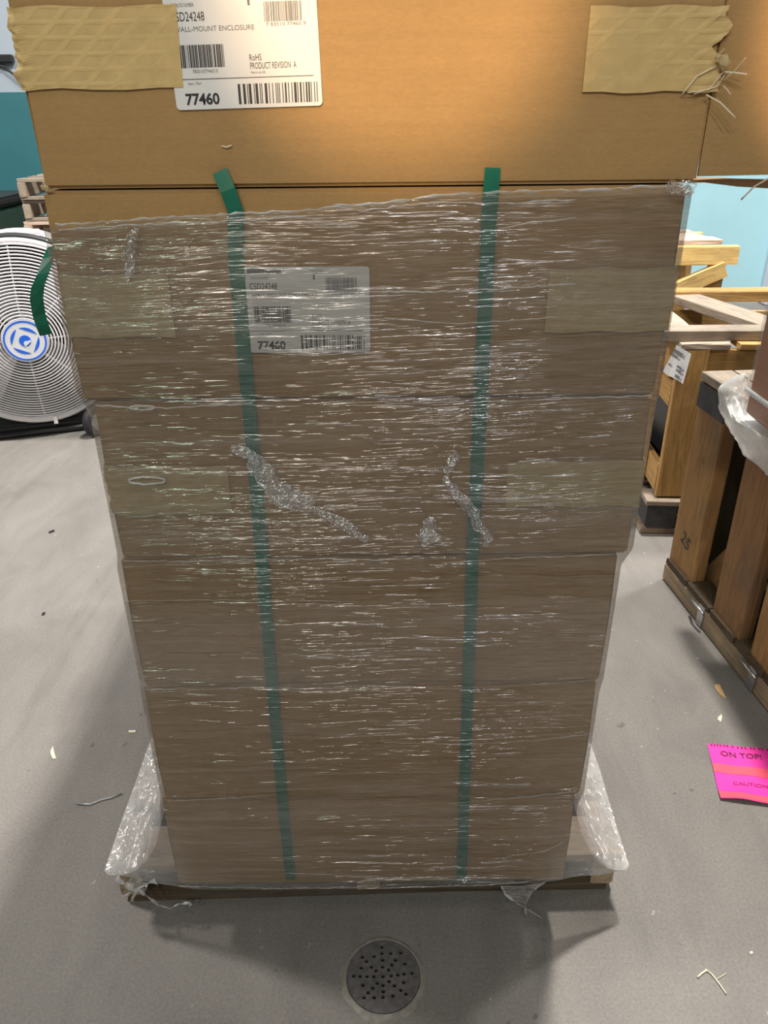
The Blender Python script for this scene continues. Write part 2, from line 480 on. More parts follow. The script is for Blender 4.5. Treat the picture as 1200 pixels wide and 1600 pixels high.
for k, c in WOODS.items():
    for ax in range(3):
        M[k + '_' + 'xyz'[ax]] = wood('wood_' + k + '_' + 'xyz'[ax], c, ax, 0.6 if k in ('grey', 'dusty', 'dark', 'pine_brown', 'pine_red') else 0.3)

BOARD_CACHE = {}
def board(name, parent, c, d, wd, rot=None, variant=0, jag=0.0):
    """one plank as its own object; c, d in the parent's frame, grain along the longest side"""
    ax = max(range(3), key=lambda i: d[i])
    mname = wd + '_' + 'xyz'[ax]
    key = (tuple(round(x, 4) for x in d), mname, variant, jag)
    me = BOARD_CACHE.get(key)
    if me is None:
        rng = random.Random(hash((round(d[0] * 1e4), round(d[1] * 1e4), round(d[2] * 1e4), variant)) & 0xffff)
        bm = bmesh.new()
        bm_box(bm, (0, 0, 0), d)
        es = [e for e in bm.edges if abs((e.verts[0].co - e.verts[1].co)[ax]) > 1e-5]
        bmesh.ops.bevel(bm, geom=es, offset=min(d) * 0.09, segments=1, affect='EDGES')
        mid = [e for e in bm.edges if abs((e.verts[0].co - e.verts[1].co)[ax]) > d[ax] * 0.9]
        bmesh.ops.subdivide_edges(bm, edges=mid, cuts=2, use_grid_fill=True)
        for v in bm.verts:
            for i in range(3):
                v.co[i] += rng.uniform(-1, 1) * (0.0016 if i != ax else 0.002 + jag)
        bmesh.ops.recalc_face_normals(bm, faces=bm.faces)
        me = bpy.data.meshes.new(name); bm.to_mesh(me); bm.free()
        me.materials.append(M[mname])
        BOARD_CACHE[key] = me
    m = Matrix.Translation(c)
    if rot is not None: m = m @ Euler(rot).to_matrix().to_4x4()
    return link(name, me, parent, m)

# ------------------------------------------------------------------ the setting
def grid_plane(name, x0, x1, y0, y1, mat):
    o = mk(name, [(x0, y0, 0), (x1, y0, 0), (x1, y1, 0), (x0, y1, 0)], [(0, 1, 2, 3)], mat)
    return tag(o, kind='structure')
bm = bmesh.new(); bm_box(bm, (0, 1.5, -0.05), (12, 13, 0.1))
tag(from_bm('floor', bm, M['concrete']), 'worn grey concrete warehouse floor with stains and scuffs', kind='structure')
bm = bmesh.new(); bm_box(bm, (-2.6, 6.1, 0.725), (6.8, 0.2, 1.45))
w = tag(from_bm('wall_back', bm, M['teal']), 'dark teal painted lower back wall at left', kind='structure')
bm = bmesh.new(); bm_box(bm, (-2.6, 6.1, 3.225), (6.8, 0.2, 3.55))
from_bm('upper_band', bm, M['greyblue'], w)
bm = bmesh.new(); bm_box(bm, (3.3, 6.05, 2.5), (5.0, 0.3, 5.0))
tag(from_bm('wall_right', bm, M['skyblue']), 'light blue painted wall behind the wooden crates', kind='structure')
bm = bmesh.new(); bm_box(bm, (2.93, 5.83, 1.6), (0.16, 0.13, 3.2))
bmesh.ops.bevel(bm, geom=bm.edges[:], offset=0.012, segments=2, affect='EDGES')
tag(from_bm('trim_1', bm, M['lilac']), 'pale lilac upright post on the light blue wall', kind='structure')

# ------------------------------------------------------------------ main pallet under the stack
D = 0.8865                       # front of the carton stack
PZ = 0.118                       # top of the pallet deck
pal = thing('wooden_pallet', (-0.036, 0.930, 0), 'worn wooden pallet on the floor under the wrapped carton stack', 'pallet', 0.018)
PW, PD = 0.915, 1.20
for i, x in enumerate((-PW / 2 + 0.022, 0.0, PW / 2 - 0.022)):
    board('stringer', pal, (x, PD / 2 + 0.010, 0.058), (0.042, PD - 0.02, 0.084), 'dusty', variant=i)
for i in range(9):
    board('deck_board', pal, (0, 0.045 + i * (PD - 0.09) / 8, 0.109), (PW, 0.088, 0.017), 'grey', variant=i % 3)
for i, y in enumerate((0.04, PD / 2, PD - 0.04)):
    board('bottom_board', pal, (0, y + (0.022 if i == 0 else 0), 0.008), (PW - 0.02, 0.085, 0.016), 'dark', variant=i)  # brown wood set darker, shade under the pallet put into its colour

# ------------------------------------------------------------------ cartons
def carton_body(name, x0, x1, z0, z1, parent, seed, front=D, depth=1.18, open_right=False):
    bm = bmesh.new()
    bm_box(bm, ((x0 + x1) / 2, front + depth / 2, (z0 + z1) / 2), (x1 - x0, depth, z1 - z0))
    bmesh.ops.bevel(bm, geom=bm.edges[:], offset=0.0035, segments=2, affect='EDGES')
    fr = [f for f in bm.faces if f.calc_area() > 0.05]
    bmesh.ops.subdivide_edges(bm, edges=list({e for f in fr for e in f.edges}), cuts=6, use_grid_fill=True)
    for v in bm.verts:
        n = mnoise.noise(v.co * 5 + Vector((seed * 3.1, 0, seed)))
        tz = min(v.co.z - z0, z1 - v.co.z) / (z1 - z0)
        bulge = 0.003 * max(0, tz) * 2
        if v.co.y < front + 0.05: v.co.y += -bulge + n * 0.0012
        if v.co.x < x0 + 0.02: v.co.x += -bulge * 0.3 + n * 0.0006
        if v.co.x > x1 - 0.02: v.co.x += bulge * 0.3 + n * 0.0006
    return from_bm(name, bm, M['card'], parent)

def tape_strip(parent, x0, x1, z0, z1, wrap, mat, ragged=0.0, seed=1, skew=0.0, y=D - 0.0045):
    """tape on the front face, wrapping round the left ('L') or right ('R') corner"""
    rng = random.Random(seed)
    n = 36; v = []
    prof = []                                   # plan-view path
    if wrap == 'L':
        path = [(x0 - 0.0016, D + 0.10), (x0 - 0.0016, D + 0.006)] + [(x0 + t, y + max(0, 0.004 - t * 0.5)) for t in (0.0, 0.006, 0.02)]
        path += [(x0 + (x1 - x0) * k, y) for k in (0.25, 0.45, 0.65, 0.85, 1.0)]
    else:
        path = [(x0 + (x1 - x0) * k, y) for k in (0, 0.15, 0.3, 0.45, 0.6, 0.75, 0.88, 1.0)]
        if not ragged: path += [(x1 + 0.0006, D + 0.006), (x1 + 0.0008, D + 0.10)]
    m = len(path)
    for j in range(n + 1):
        z = z0 + (z1 - z0) * j / n
        for i, (px_, py_) in enumerate(path):
            xx = px_
            if ragged and wrap == 'R' and i >= m - 2:
                xx += ragged * (-0.15 + 0.9 * mnoise.noise(Vector((0, seed, z * 55))) + 0.35 * mnoise.noise(Vector((3, seed, z * 190)))) * (1.0 if i == m - 1 else 0.3)
            if ragged and wrap == 'L' and i in (2, 3):
                xx += ragged * (-0.2 + 0.9 * mnoise.noise(Vector((0, seed, z * 70))) + 0.4 * mnoise.noise(Vector((3, seed, z * 200))))
            lift = 0.003 * abs(mnoise.noise(Vector((i, seed, z * 90)))) if (ragged and (i >= m - 2 if wrap == 'R' else i in (1, 2, 3))) else 0
            v.append((xx + skew * j / n * (1 if i not in (0, 1) else 0), py_ - lift, z + 0.0012 * math.sin(i * 1.7 + seed)))
    f = [(j * m + i, j * m + i + 1, (j + 1) * m + i + 1, (j + 1) * m + i) for j in range(n) for i in range(m - 1)]
    o = mk('tape', v, f, M[mat], parent)
    md = o.modifiers.new('thickness', 'SOLIDIFY'); md.thickness = 0.0006; md.offset = 1
    return o

def flat_print(me, name, x, y, z, mat, parent, tilt=0.0):
    me.materials.clear(); me.materials.append(mat)
    me.transform(Matrix.Translation((x, y, z)) @ Matrix.Rotation(tilt, 4, 'Y') @ Matrix.Rotation(math.pi / 2, 4, 'X'))
    return link(name, me, parent)

def barcode(name, parent, x0, x1, z0, z1, y, seed, mat, tilt=(0, 0, 0), light=0.5):
    rng = random.Random(seed); v, f = [], []
    x = x0; s = math.sin(tilt[2]); unit = (x1 - x0) / 95
    while x < x1 - unit:
        wdt = unit * rng.choice((1, 1, 2, 3)); gap = unit * rng.choice((1, 1, 2, 2, 3)) * (light + 0.5)
        xe = min(x + wdt, x1)
        dz0 = -(x - tilt[0]) * s; dz1 = -(xe - tilt[0]) * s
        k = len(v)
        v += [(x, y, z0 + dz0), (xe, y, z0 + dz1), (xe, y, z1 + dz1), (x, y, z1 + dz0)]
        f.append((k, k + 1, k + 2, k + 3)); x = xe + gap
    return mk(name, v, f, mat, parent)

def shipping_label(parent, x0, z0, w_, h_, y, tilt, full):
    """white label sticker with rounded corners, printed text and bar codes"""
    r = 0.004
    def rr(w, h):
        pts = []
        for cx, cy, a0 in ((w - r, r, -90), (w - r, h - r, 0), (r, h - r, 90), (r, r, 180)):
            for k in range(5):
                a = math.radians(a0 + k * 22.5); pts.append((cx + r * math.cos(a), cy + r * math.sin(a)))
        return pts
    me = curve_mesh([rr(w_, h_)], 0.0002)
    lab = flat_print(me, 'label', x0, y, z0, M['paper'], parent, tilt)
    lab['label'] = 'white printed shipping label'
    yy = y - 0.0005
    def at(u, v): return (x0 + u * w_ * math.cos(tilt) + v * h_ * math.sin(tilt), z0 + v * h_ - u * w_ * math.sin(tilt))
    def txt(body, u, v, hgt, width, mat='ink', bold=0.0):
        me = text_mesh(body, hgt * 1.42, width * w_, bold)
        x, z = at(u, v); flat_print(me, 'lettering', x, yy, z, M[mat], lab, tilt)
    def bar(u0, u1, v0, v1, seed, mat='ink', light=0.5):
        xa, za = at(u0, v0); xb, _ = at(u1, v0)
        barcode('barcode', lab, xa, xb, za, za + (v1 - v0) * h_, yy, seed, M[mat], (xa, 0, tilt), light)
    def line(u0, u1, v, t):
        x, z = at(u0, v); x2, z2 = at(u1, v)
        mk('rule_line', [(x, yy, z), (x2, yy, z2), (x2, yy, z2 + t), (x, yy, z + t)], [(0, 1, 2, 3)], M['ink'], lab)
    txt('77460', 0.07, 0.045, h_ * 0.095, 0.23, 'ink', 0.0004)
    bar(0.43, 0.97, 0.035, 0.21, 11)
    line(0.0, 0.95, 0.26, 0.0006)
    txt('PRODUCT REVISION  A', 0.53, 0.335, h_ * 0.055, 0.31)
    txt('RoHS', 0.53, 0.405, h_ * 0.055, 0.08)
    txt('Made in the USA', 0.53, 0.295, h_ * 0.022, 0.10, 'ink_grey')
    bar(0.06, 0.36, 0.36, 0.55, 21, 'ink', 0.2)
    txt('7835107746010', 0.14, 0.315, h_ * 0.03, 0.17, 'ink_grey')
    txt('Item / Part', 0.1, 0.215, h_ * 0.025, 0.09, 'ink_grey')
    txt('WALL-MOUNT ENCLOSURE', 0.05, 0.66, h_ * 0.042, 0.53, 'ink_grey')
    txt('CSD24248', 0.04, 0.745, h_ * 0.075, 0.22, 'ink')
    bar(0.65, 0.90, 0.72, 0.88, 31, 'ink_grey', 0.25)
    txt('7 83510 77460 9', 0.66, 0.685, h_ * 0.028, 0.26, 'ink_grey')
    txt('CATALOG NUMBER', 0.05, 0.86, h_ * 0.03, 0.15, 'ink_grey')
    # smudged logo block at the head of the label
    xa, za = at(0.03, 0.925); 
    mk('logo_block', [(xa, yy, za), (xa + w_ * 0.27, yy, za - w_ * 0.27 * math.sin(tilt)), (xa + w_ * 0.27, yy, za + h_ * 0.055), (xa, yy, za + h_ * 0.06)],
       [(0, 1, 2, 3)], M['ink'] if full else M['ink_grey'], lab)
    txt('QUANTITY', 0.53, 0.925, h_ * 0.035, 0.11, 'ink_grey')
    txt('1', 0.55, 0.855, h_ * 0.055, 0.015, 'ink_grey')
    return lab

boxes = [  # x0, x1, z0, z1 from the lowest up
    (-0.362, 0.303, 0.119, 0.3245), (-0.356, 0.310, 0.326, 0.5565), (-0.354, 0.313, 0.558, 0.7725),
    (-0.350, 0.325, 0.774, 0.9935), (-0.361, 0.327, 0.995, 1.2295)]
names = ['lowest wrapped cardboard carton of the stack, resting on the pallet',
         'wrapped cardboard carton second from the bottom of the stack',
         'wrapped cardboard carton in the middle of the stack, no tape showing',
         'wrapped cardboard carton with two pale tape strips and no label',
         'wrapped cardboard carton with shipping label and two tape strips under the film']
cart = []
for i, (x0, x1, z0, z1) in enumerate(boxes):
    t = thing('cardboard_carton', ((x0 + x1) / 2, D + 0.59, z0), names[i], 'box', group='stacked cartons')
    carton_body('carton_body', x0, x1, z0, z1, t, i + 1)
    cart.append(t)
tape_strip(cart[4], -0.362, -0.238, 1.073, 1.143, 'L', 'tape_flat', seed=2)
tape_strip(cart[4], 0.187, 0.329, 1.074, 1.145, 'R', 'tape_flat', seed=3)
tape_strip(cart[3], -0.351, -0.196, 0.843, 0.911, 'L', 'tape_flat', 0.004, seed=4)
tape_strip(cart[3], 0.156, 0.327, 0.848, 0.912, 'R', 'tape_flat', seed=5)
shipping_label(cart[4], -0.154, 1.054, 0.140, 0.0965, D - 0.0056, 0.006, False)

# top carton: its right side panel hangs open, tape torn at the corner
TZ0, TZ1 = 1.2315, 1.475
top = thing('cardboard_carton', (-0.015, D + 0.59, TZ0), 'unwrapped cardboard carton on top with torn tape and a side panel swung open', 'box', group='stacked cartons')
carton_body('carton_body', -0.357, 0.336, TZ0, TZ1, top, 9)
tape_strip(top, -0.360, -0.197, 1.324, 1.394, 'L', 'tape', 0.006, seed=6, skew=0.002)
tape_strip(top, 0.204, 0.342, 1.3165, 1.3895, 'R', 'tape', 0.018, seed=7, skew=-0.003)
shipping_label(top, -0.206, 1.3045, 0.148, 0.102, D - 0.0042, -0.020, True)
# the swung-out panel
g = Geo(); v, f = [], []
NX, NZ = 12, 8
for s_ in (0, 1):
    for j in range(NZ + 1):
        for i in range(NX + 1):
            u = i / NX; x = 0.337 + u * 0.52; z = TZ0 + 0.006 + 0.010 * u * (1 - u) + (TZ1 - TZ0 - 0.006) * j / NZ
            yy = D + 0.001 + 0.05 * u * u - 0.014 * math.sin(u * math.pi) + s_ * 0.004
            v.append((x, yy, z))
K = (NX + 1) * (NZ + 1)
for j in range(NZ):
    for i in range(NX):
        a = j * (NX + 1) + i; b = a + NX + 1
        f.append((a, a + 1, b + 1, b)); f.append((K + a + 1, K + a, K + b, K + b + 1))
for i in range(NX): f.append((i + 1, i, K + i, K + i + 1)); a = NZ * (NX + 1) + i; f.append((a, a + 1, K + a + 1, K + a))
for j in range(NZ): a = j * (NX + 1); f.append((a, a + NX + 1, K + a + NX + 1, K + a)); b = a + NX; f.append((b + NX + 1, b, K + b, K + b + NX + 1))
sp = mk('side_panel', v, f, M['card'], top)
# bottom flap bent out beyond the stack
v, f = [], []
for s_ in (0, 1):
    for j in range(4):
        for i in range(13):
            u = i / 12; w_ = j / 3
            x = 0.330 + u * 0.50
            yy = D + 0.006 + w_ * (0.05 + 0.07 * u) + 0.008 * math.sin(u * 9)
            z = 1.2305 - 0.006 * math.sin(u * 4.5) - 0.003 * w_ + 0.004 * math.sin(u * 11 + w_ * 2) + s_ * 0.003
            v.append((x, yy, z))
for j in range(3):
    for i in range(12):
        a = j * 13 + i; f.append((a + 13, a + 14, a + 1, a)); f.append((52 + a, 52 + a + 1, 52 + a + 14, 52 + a + 13))
for i in range(12): f.append((i, i + 1, 53 + i, 52 + i)); a = 39 + i; f.append((a + 1, a, 52 + a, 53 + a))
for j in range(3): a = j * 13; f.append((a + 13, a, 52 + a, 65 + a)); b = a + 12; f.append((b, b + 13, 65 + b, 52 + b))
mk('bottom_flap', v, f, M['card_dark'], top)
# loose threads and shreds at the torn tape
def thread(px_pts, y, r, parent=top, mat='fibre', name='thread', yb=0.0):
    pts = [P(px, py, 1, y - yb * k / max(1, len(px_pts) - 1)) for k, (px, py) in enumerate(px_pts)]
    # smooth
    q = []
    for i in range(len(pts) - 1):
        for t in (0, 0.33, 0.66): q.append(pts[i].lerp(pts[i + 1], t))
    q.append(pts[-1])
    vf = tube_geo(q, r, 5)
    return mk(name, vf[0], vf[1], M[mat], parent, True)
yt = D - 0.008
thread([(1130, 112), (1150, 114), (1167, 116)], yt, 0.0009, yb=0.01)
thread([(1130, 126), (1148, 110), (1166, 89)], yt, 0.0004, yb=0.012)
thread([(1103, 148), (1125, 160), (1149, 184)], yt, 0.0008, yb=0.012)
thread([(1066, 147), (1090, 118), (1118, 104)], yt, 0.0007)
thread([(1074, 145), (1108, 140), (1130, 112)], yt, 0.0005)
thread([(1084, 147), (1120, 135), (1132, 118)], yt, 0.0005)
thread([(1130, 134), (1136, 140), (1142, 148)], yt, 0.0005, yb=0.004)
thread([(1118, 90), (1126, 82), (1132, 76)], yt, 0.0004, yb=0.004)
thread([(1120, 28), (1126, 22), (1130, 16)], yt, 0.0004, yb=0.004)
thread([(1158, 312), (1178, 292), (1205, 276)], D - 0.004, 0.0009, yb=0.02)
thread([(346, 228), (354, 230), (362, 227)], D - 0.004, 0.0007)
v = []; rng = random.Random(5)
sh = [P(px, py, 1, D - 0.009 - 0.006 * rng.random()) for px, py in
      ((1119, 82), (1128, 86), (1136, 84), (1139, 92), (1143, 98), (1134, 104), (1128, 112), (1124, 100), (1120, 92))]
o = mk('tape_shred', sh, [tuple(range(len(sh)))], M['tape_flat'], top)
md = o.modifiers.new('thickness', 'SOLIDIFY'); md.thickness = 0.0008
# small torn corner fibres at the left bottom corner of the top carton
thread([(64, 290), (70, 296), (76, 293)], D - 0.006, 0.0016, mat='tape_flat', name='corner_tuft')
thread([(66, 296), (72, 291), (77, 297)], D - 0.006, 0.0013, mat='tape_flat', name='corner_tuft')

# ------------------------------------------------------------------ green straps
def front_strap(pts, label, w_=0.0165):
    q, ys = [], []
    for px, py, y in pts: q.append(P(px, py, 1, y))
    fine = []
    for i in range(len(q) - 1):
        for k in range(4): fine.append(q[i].lerp(q[i + 1], k / 4))
    fine.append(q[-1])
    wd = []
    for i in range(len(fine)):
        t = (fine[min(i + 1, len(fine) - 1)] - fine[max(i - 1, 0)]).normalized()
        wd.append(Vector((t.z, 0, -t.x)))
    vf = ribbon_geo(fine, wd, w_, 0.0011)
    return tag(mk('packing_strap', vf[0], vf[1], M['strap']), label, 'strap', 'green packing straps')
YS = D - 0.0062
front_strap([(343, 267, D - 0.006), (356, 297, D - 0.010), (368, 330, D - 0.008), (368, 400, YS), (382, 560, YS), (400, 760, YS), (415, 950, YS),
             (430, 1130, YS), (444, 1280, YS), (454, 1374, YS)], 'green plastic strap with bent loose top end, crossing beside the wrapped label')
front_strap([(770, 262, D - 0.006), (767, 300, D - 0.007), (764, 340, YS), (756, 520, YS), (747, 700, YS), (738, 880, YS), (731, 1080, YS), (725, 1260, YS), (721, 1376, YS)],
            'straight green plastic strap on the right half of the stack')
pl = [P(84, 384, 1, 1.02), P(76, 402, 1, 1.01), P(67, 428, 1, 1.0), P(59, 448, 1, 0.995), P(57, 466, 1, 0.995), P(61, 492, 1, 1.0), P(66, 508, 1, 1.0), P(72, 523, 1, 1.005)]
wds = [(0.9, 0.3, 0.25), (0.9, 0.3, 0.25), (0.85, 0.4, 0.2), (0.8, 0.5, 0.1), (0.75, 0.6, 0), (0.7, 0.7, 0), (0.7, 0.7, 0), (0.7, 0.7, 0)]
vf = ribbon_geo(pl, wds, 0.0165, 0.0011)
tag(mk('packing_strap', vf[0], vf[1], M['strap']), 'short curled green strap end sticking out left of the stack before the fan', 'strap', 'green packing straps')

# ------------------------------------------------------------------ stretch film round the stack
ZB = [0.105, 0.119, 0.3245, 0.326, 0.556, 0.558, 0.7725, 0.775, 0.993, 0.997, 1.25]
def edge_x(z, side):
    # carton edges interpolated, the film bridging each joint
    cs = [((b[2] + b[3]) / 2, b[0] if side < 0 else b[1], b[2], b[3]) for b in boxes]
    for c, x, z0, z1 in cs:
        if z0 + 0.012 <= z <= z1 - 0.012: return x
    if z < cs[0][2] + 0.012: return cs[0][1]
    if z > cs[-1][3] - 0.012: return cs[-1][1]
    for a, b in zip(cs, cs[1:]):
        if a[3] - 0.012 <= z <= b[2] + 0.012:
            t = (z - (a[3] - 0.012)) / (b[2] + 0.012 - (a[3] - 0.012))
            return a[1] + (b[1] - a[1]) * t
    return cs[0][1]
TOPF = [(-0.36, 1.194), (-0.225, 1.202), (-0.093, 1.207), (0.0, 1.2155), (0.072, 1.221), (0.208, 1.2245), (0.33, 1.2285)]
BOTF = [(-0.36, 0.122), (-0.34, 0.117), (-0.2, 0.114), (0.0, 0.115), (0.15, 0.118), (0.25, 0.124), (0.31, 0.134)]
def interp(tab, x):
    if x <= tab[0][0]: return tab[0][1]
    for (a, b), (c, d) in zip(tab, tab[1:]):
        if x <= c: return b + (d - b) * (x - a) / (c - a)
    return tab[-1][1]
film = thing('stretch_film', (-0.02, D + 0.59, 0.105), 'clear crinkled stretch film wrapped around the carton stack and strapping', 'film')
loop = []                        # (kind, param) around the stack
YB = D + 1.18
for k in range(10): loop.append(('L', YB - (YB - D - 0.012) * k / 10))
for k in range(5): loop.append(('CL', k / 5))
for k in range(111): loop.append(('F', k / 110))
for k in range(1, 6): loop.append(('CR', k / 5))
for k in range(10): loop.append(('R', D + 0.012 + (YB - D - 0.012) * (k + 1) / 10))
for k in range(1, 6): loop.append(('B', k / 6))
NV = 200
verts, fm = [], []
pw = WM[pal.name]
def wobble(p, a, s): return Vector((mnoise.noise(Vector(p) * s), mnoise.noise(Vector(p) * s + Vector((9, 0, 0))), mnoise.noise(Vector(p) * s + Vector((0, 7, 0))))) * a
flareL, flareR = pw @ Vector((-PW / 2 - 0.006, 0, 0)), pw @ Vector((PW / 2 + 0.006, 0, 0))
flags = []
for li, (kd, t) in enumerate(loop):
    for j in range(NV + 1):
        vv = j / NV
        x_lo, x_hi = edge_x(0.2, -1), edge_x(0.2, 1)
        if kd == 'F': xf = x_lo + (x_hi - x_lo) * t
        elif kd in ('L', 'CL'): xf = x_lo
        elif kd in ('R', 'CR'): xf = x_hi
        else: xf = x_hi + (x_lo - x_hi) * t
        zt = interp(TOPF, xf) + 0.0022 * mnoise.noise(Vector((xf * 60, li * 0.3, 1))) ; zb = interp(BOTF, xf)
        z = zb + (zt - zb) * vv
        xl, xr = edge_x(z, -1) - 0.0042, edge_x(z, 1) + 0.0042
        yf = D - 0.0085
        r = 0.004
        if kd == 'F': p = Vector((xl + r + (xr - xl - 2 * r) * t, yf, z))
        elif kd == 'CL': a = math.pi / 2 * t; p = Vector((xl + r - r * math.cos(a), yf + r - r * math.sin(a), z))
        elif kd == 'CR': a = math.pi / 2 * t; p = Vector((xr - r + r * math.sin(a), yf + r - r * math.cos(a), z))
        elif kd == 'L': p = Vector((xl, t, z))
        elif kd == 'R': p = Vector((xr, t, z))
        else: p = Vector((xr + (xl - xr) * t, YB + 0.006, z))
        # tension ridges as real relief on the front
        p.y -= 0.0012 * abs(mnoise.noise(Vector((p.x * 4, 3, p.z * 55 + p.x * 1.5)))) if kd in ('F',) else 0
        # skirt: the film spreads out over the pallet at the sides
        flag = 0
        if kd in ('L', 'CL', 'CR', 'R') or (kd == 'F' and (t < 0.06 or t > 0.92)):
            zs = 0.30
            if z < zs:
                b = ((zs - z) / (zs - zb)) ** 1.5
                if kd == 'L': tgt = Vector((flareL.x + 0.0 * t, max(t, D + 0.03), 0.1215)); k = 1
                elif kd == 'CL': tgt = Vector((flareL.x + 0.012 * t, D + 0.03 - 0.012 * t, 0.118)); k = 1
                elif kd == 'R': tgt = Vector((flareR.x, max(t, D + 0.03), 0.1215)); k = 1
                elif kd == 'CR': tgt = Vector((flareR.x - 0.012 * (1 - t), D + 0.03 - 0.012 * (1 - t), 0.118)); k = 1
                elif t < 0.06: tgt = Vector((flareL.x + 0.03, D + 0.022, 0.112)); k = (1 - t / 0.06) ** 1.6
                else: tgt = Vector((flareR.x - 0.03, D + 0.022, 0.112)); k = ((t - 0.92) / 0.08) ** 1.8
                q = p.lerp(tgt, b * k)
                amp = 0.006 * b * k
                q += wobble((q.x, q.y, q.z * 0.4), amp, 26); q.z = max(q.z, 0.1205) if kd in ('L', 'R') else q.z
                p = q
                flag = min(1.0, b * k * 1.6)
        verts.append(p); flags.append(flag)
nl = len(loop); fc, fmi = [], []
for li in range(nl):
    l2 = (li + 1) % nl
    for j in range(NV):
        q = (li * (NV + 1) + j, l2 * (NV + 1) + j, l2 * (NV + 1) + j + 1, li * (NV + 1) + j + 1)
        fc.append(q); fmi.append(0)
fs_ = mk('film_sheet', verts, fc, M['film'], film, True)
fs_.data.attributes.new('pile', 'FLOAT', 'POINT').data.foreach_set('value', flags)

def film_rope(pxpts, y, r, name='film_edge', mat='film_fold', jit=0.0009, step=0.007, seed=0):
    rng = random.Random(seed)
    pts = [P(px, py, 1, y) for px, py in pxpts]; q = []; rad = []
    for a, b in zip(pts, pts[1:]):
        n = max(2, int((b - a).length / step))
        for k in range(n):
            q.append(a.lerp(b, k / n) + Vector((0, rng.uniform(-1, 0.4) * jit, rng.uniform(-1, 1) * jit)))
            rad.append(r * rng.uniform(0.2, 0.95))
    q.append(pts[-1]); rad.append(r * 0.4)
    wd = [Vector((0, -0.75 + 0.35 * mnoise.noise(p * 30), 0.65)) for p in q]
    vf = ribbon_geo(q, wd, [x * 3.8 for x in rad], 0.0002)
    return mk(name, vf[0], vf[1], M[mat], film, True)
YF = D - 0.0098
film_rope([(88, 352), (180, 345), (270, 340), (380, 334), (460, 330), (560, 321), (640, 312)], YF, 0.0016, seed=1)
film_rope([(520, 322), (600, 318), (700, 305), (800, 300), (900, 297), (990, 293), (1040, 290), (1078, 291)], YF, 0.0017, seed=2)
film_rope([(92, 360), (200, 352), (330, 347), (480, 338)], YF, 0.0009, seed=3)
film_rope([(560, 330), (680, 316), (790, 318), (900, 312)], YF, 0.0008, seed=4)
# folds pulled tight at the carton joints
for k, (pts, r) in enumerate([
        ([(192, 876), (300, 877), (400, 874), (520, 873), (600, 876)], 0.0014),
        ([(690, 880), (800, 872), (900, 868), (966, 865)], 0.0013),
        ([(228, 1077), (330, 1077), (400, 1073), (520, 1076)], 0.0022),
        ([(540, 1070), (700, 1076), (830, 1070), (933, 1062)], 0.0016),
        ([(600, 1160), (740, 1163), (850, 1155), (920, 1147)], 0.0009),
        ([(262, 1252), (330, 1248), (420, 1243)], 0.0012),
        ([(700, 1255), (800, 1247), (900, 1236)], 0.0012),
        ([(880, 1316), (850, 1330), (790, 1338)], 0.0013),
        ([(176, 940), (300, 937), (420, 938), (560, 940)], 0.0007),
        ([(600, 630), (760, 628), (900, 622), (1018, 618)], 0.0009),
        ([(150, 634), (260, 637), (380, 632), (470, 634)], 0.0013),
        ([(280, 1384), (420, 1388), (600, 1387), (760, 1383), (868, 1372)], 0.0012),
        ([(445, 1364), (520, 1367), (640, 1372), (720, 1375)], 0.0012),
        ([(560, 455), (680, 456), (780, 452), (900, 444)], 0.0010),
        ([(780, 358), (830, 348), (900, 340)], 0.0008),
        ([(600, 498), (720, 505), (870, 496)], 0.0006)]):
    film_rope(pts, YF, r, 'film_fold', seed=10 + k)

def crumple(name, pxpts, spread, n, size, seed, y=D - 0.0105):
    """wad of wrinkled film: a small sheet along a path, thrown into sharp facets"""
    pts = [P(px, py, 1, y) for px, py in pxpts]
    NL, NWd = 16 * (len(pts) - 1), 18
    half = spread * 2.6
    v, f = [], []
    for i in range(NL + 1):
        s_ = i / NL * (len(pts) - 1); k = min(int(s_), len(pts) - 2)
        c = pts[k].lerp(pts[k + 1], s_ - k); t = (pts[k + 1] - pts[k]).normalized()
        side = Vector((-t.z, 0, t.x))
        endf = math.sin(math.pi * min(1, max(0, i / NL))) ** 0.45
        for j in range(NWd + 1):
            w_ = j / NWd * 2 - 1
            p = c + side * (w_ * half * (0.35 + 0.65 * endf) * (1 + 0.5 * mnoise.noise(Vector((s_ * 1.7, seed, w_)))))
            q = Vector((p.x, seed * 3.3, p.z))
            rg = 1 - abs(mnoise.noise(q * 75)) * 2.2
            rg2 = 1 - abs(mnoise.noise(q * 170 + Vector((3, 1, 2)))) * 2.2
            amp = endf * (1 - abs(w_) ** 2.5)
            p.y -= amp * max(0, 0.0055 * max(0, rg) + 0.0028 * max(0, rg2)); v.append(p)
    m_ = NWd + 1
    for i in range(NL):
        for j in range(NWd): f.append((i * m_ + j, i * m_ + j + 1, (i + 1) * m_ + j + 1, (i + 1) * m_ + j))
    return mk(name, v, f, M['film_wad'], film, False)
crumple('film_crumple', [(395, 712), (415, 745), (440, 775), (470, 785), (490, 792)], 0.006, 95, 0.017, 1)
crumple('film_crumple', [(360, 700), (385, 708), (400, 716)], 0.003, 30, 0.016, 2)
crumple('film_crumple', [(718, 708), (706, 722), (696, 740)], 0.0025, 55, 0.012, 3)
crumple('film_crumple', [(696, 742), (704, 762), (722, 782), (742, 804), (748, 822), (765, 840), (758, 855)], 0.003, 50, 0.010, 4)
crumple('film_crumple', [(675, 808), (668, 830), (660, 842), (690, 840)], 0.004, 40, 0.013, 5)
crumple('film_crumple', [(213, 356), (206, 372), (204, 395), (203, 415), (198, 440)], 0.0022, 60, 0.011, 6)
crumple('film_crumple', [(1040, 292), (1060, 293), (1076, 294), (1079, 305)], 0.003, 60, 0.012, 7)
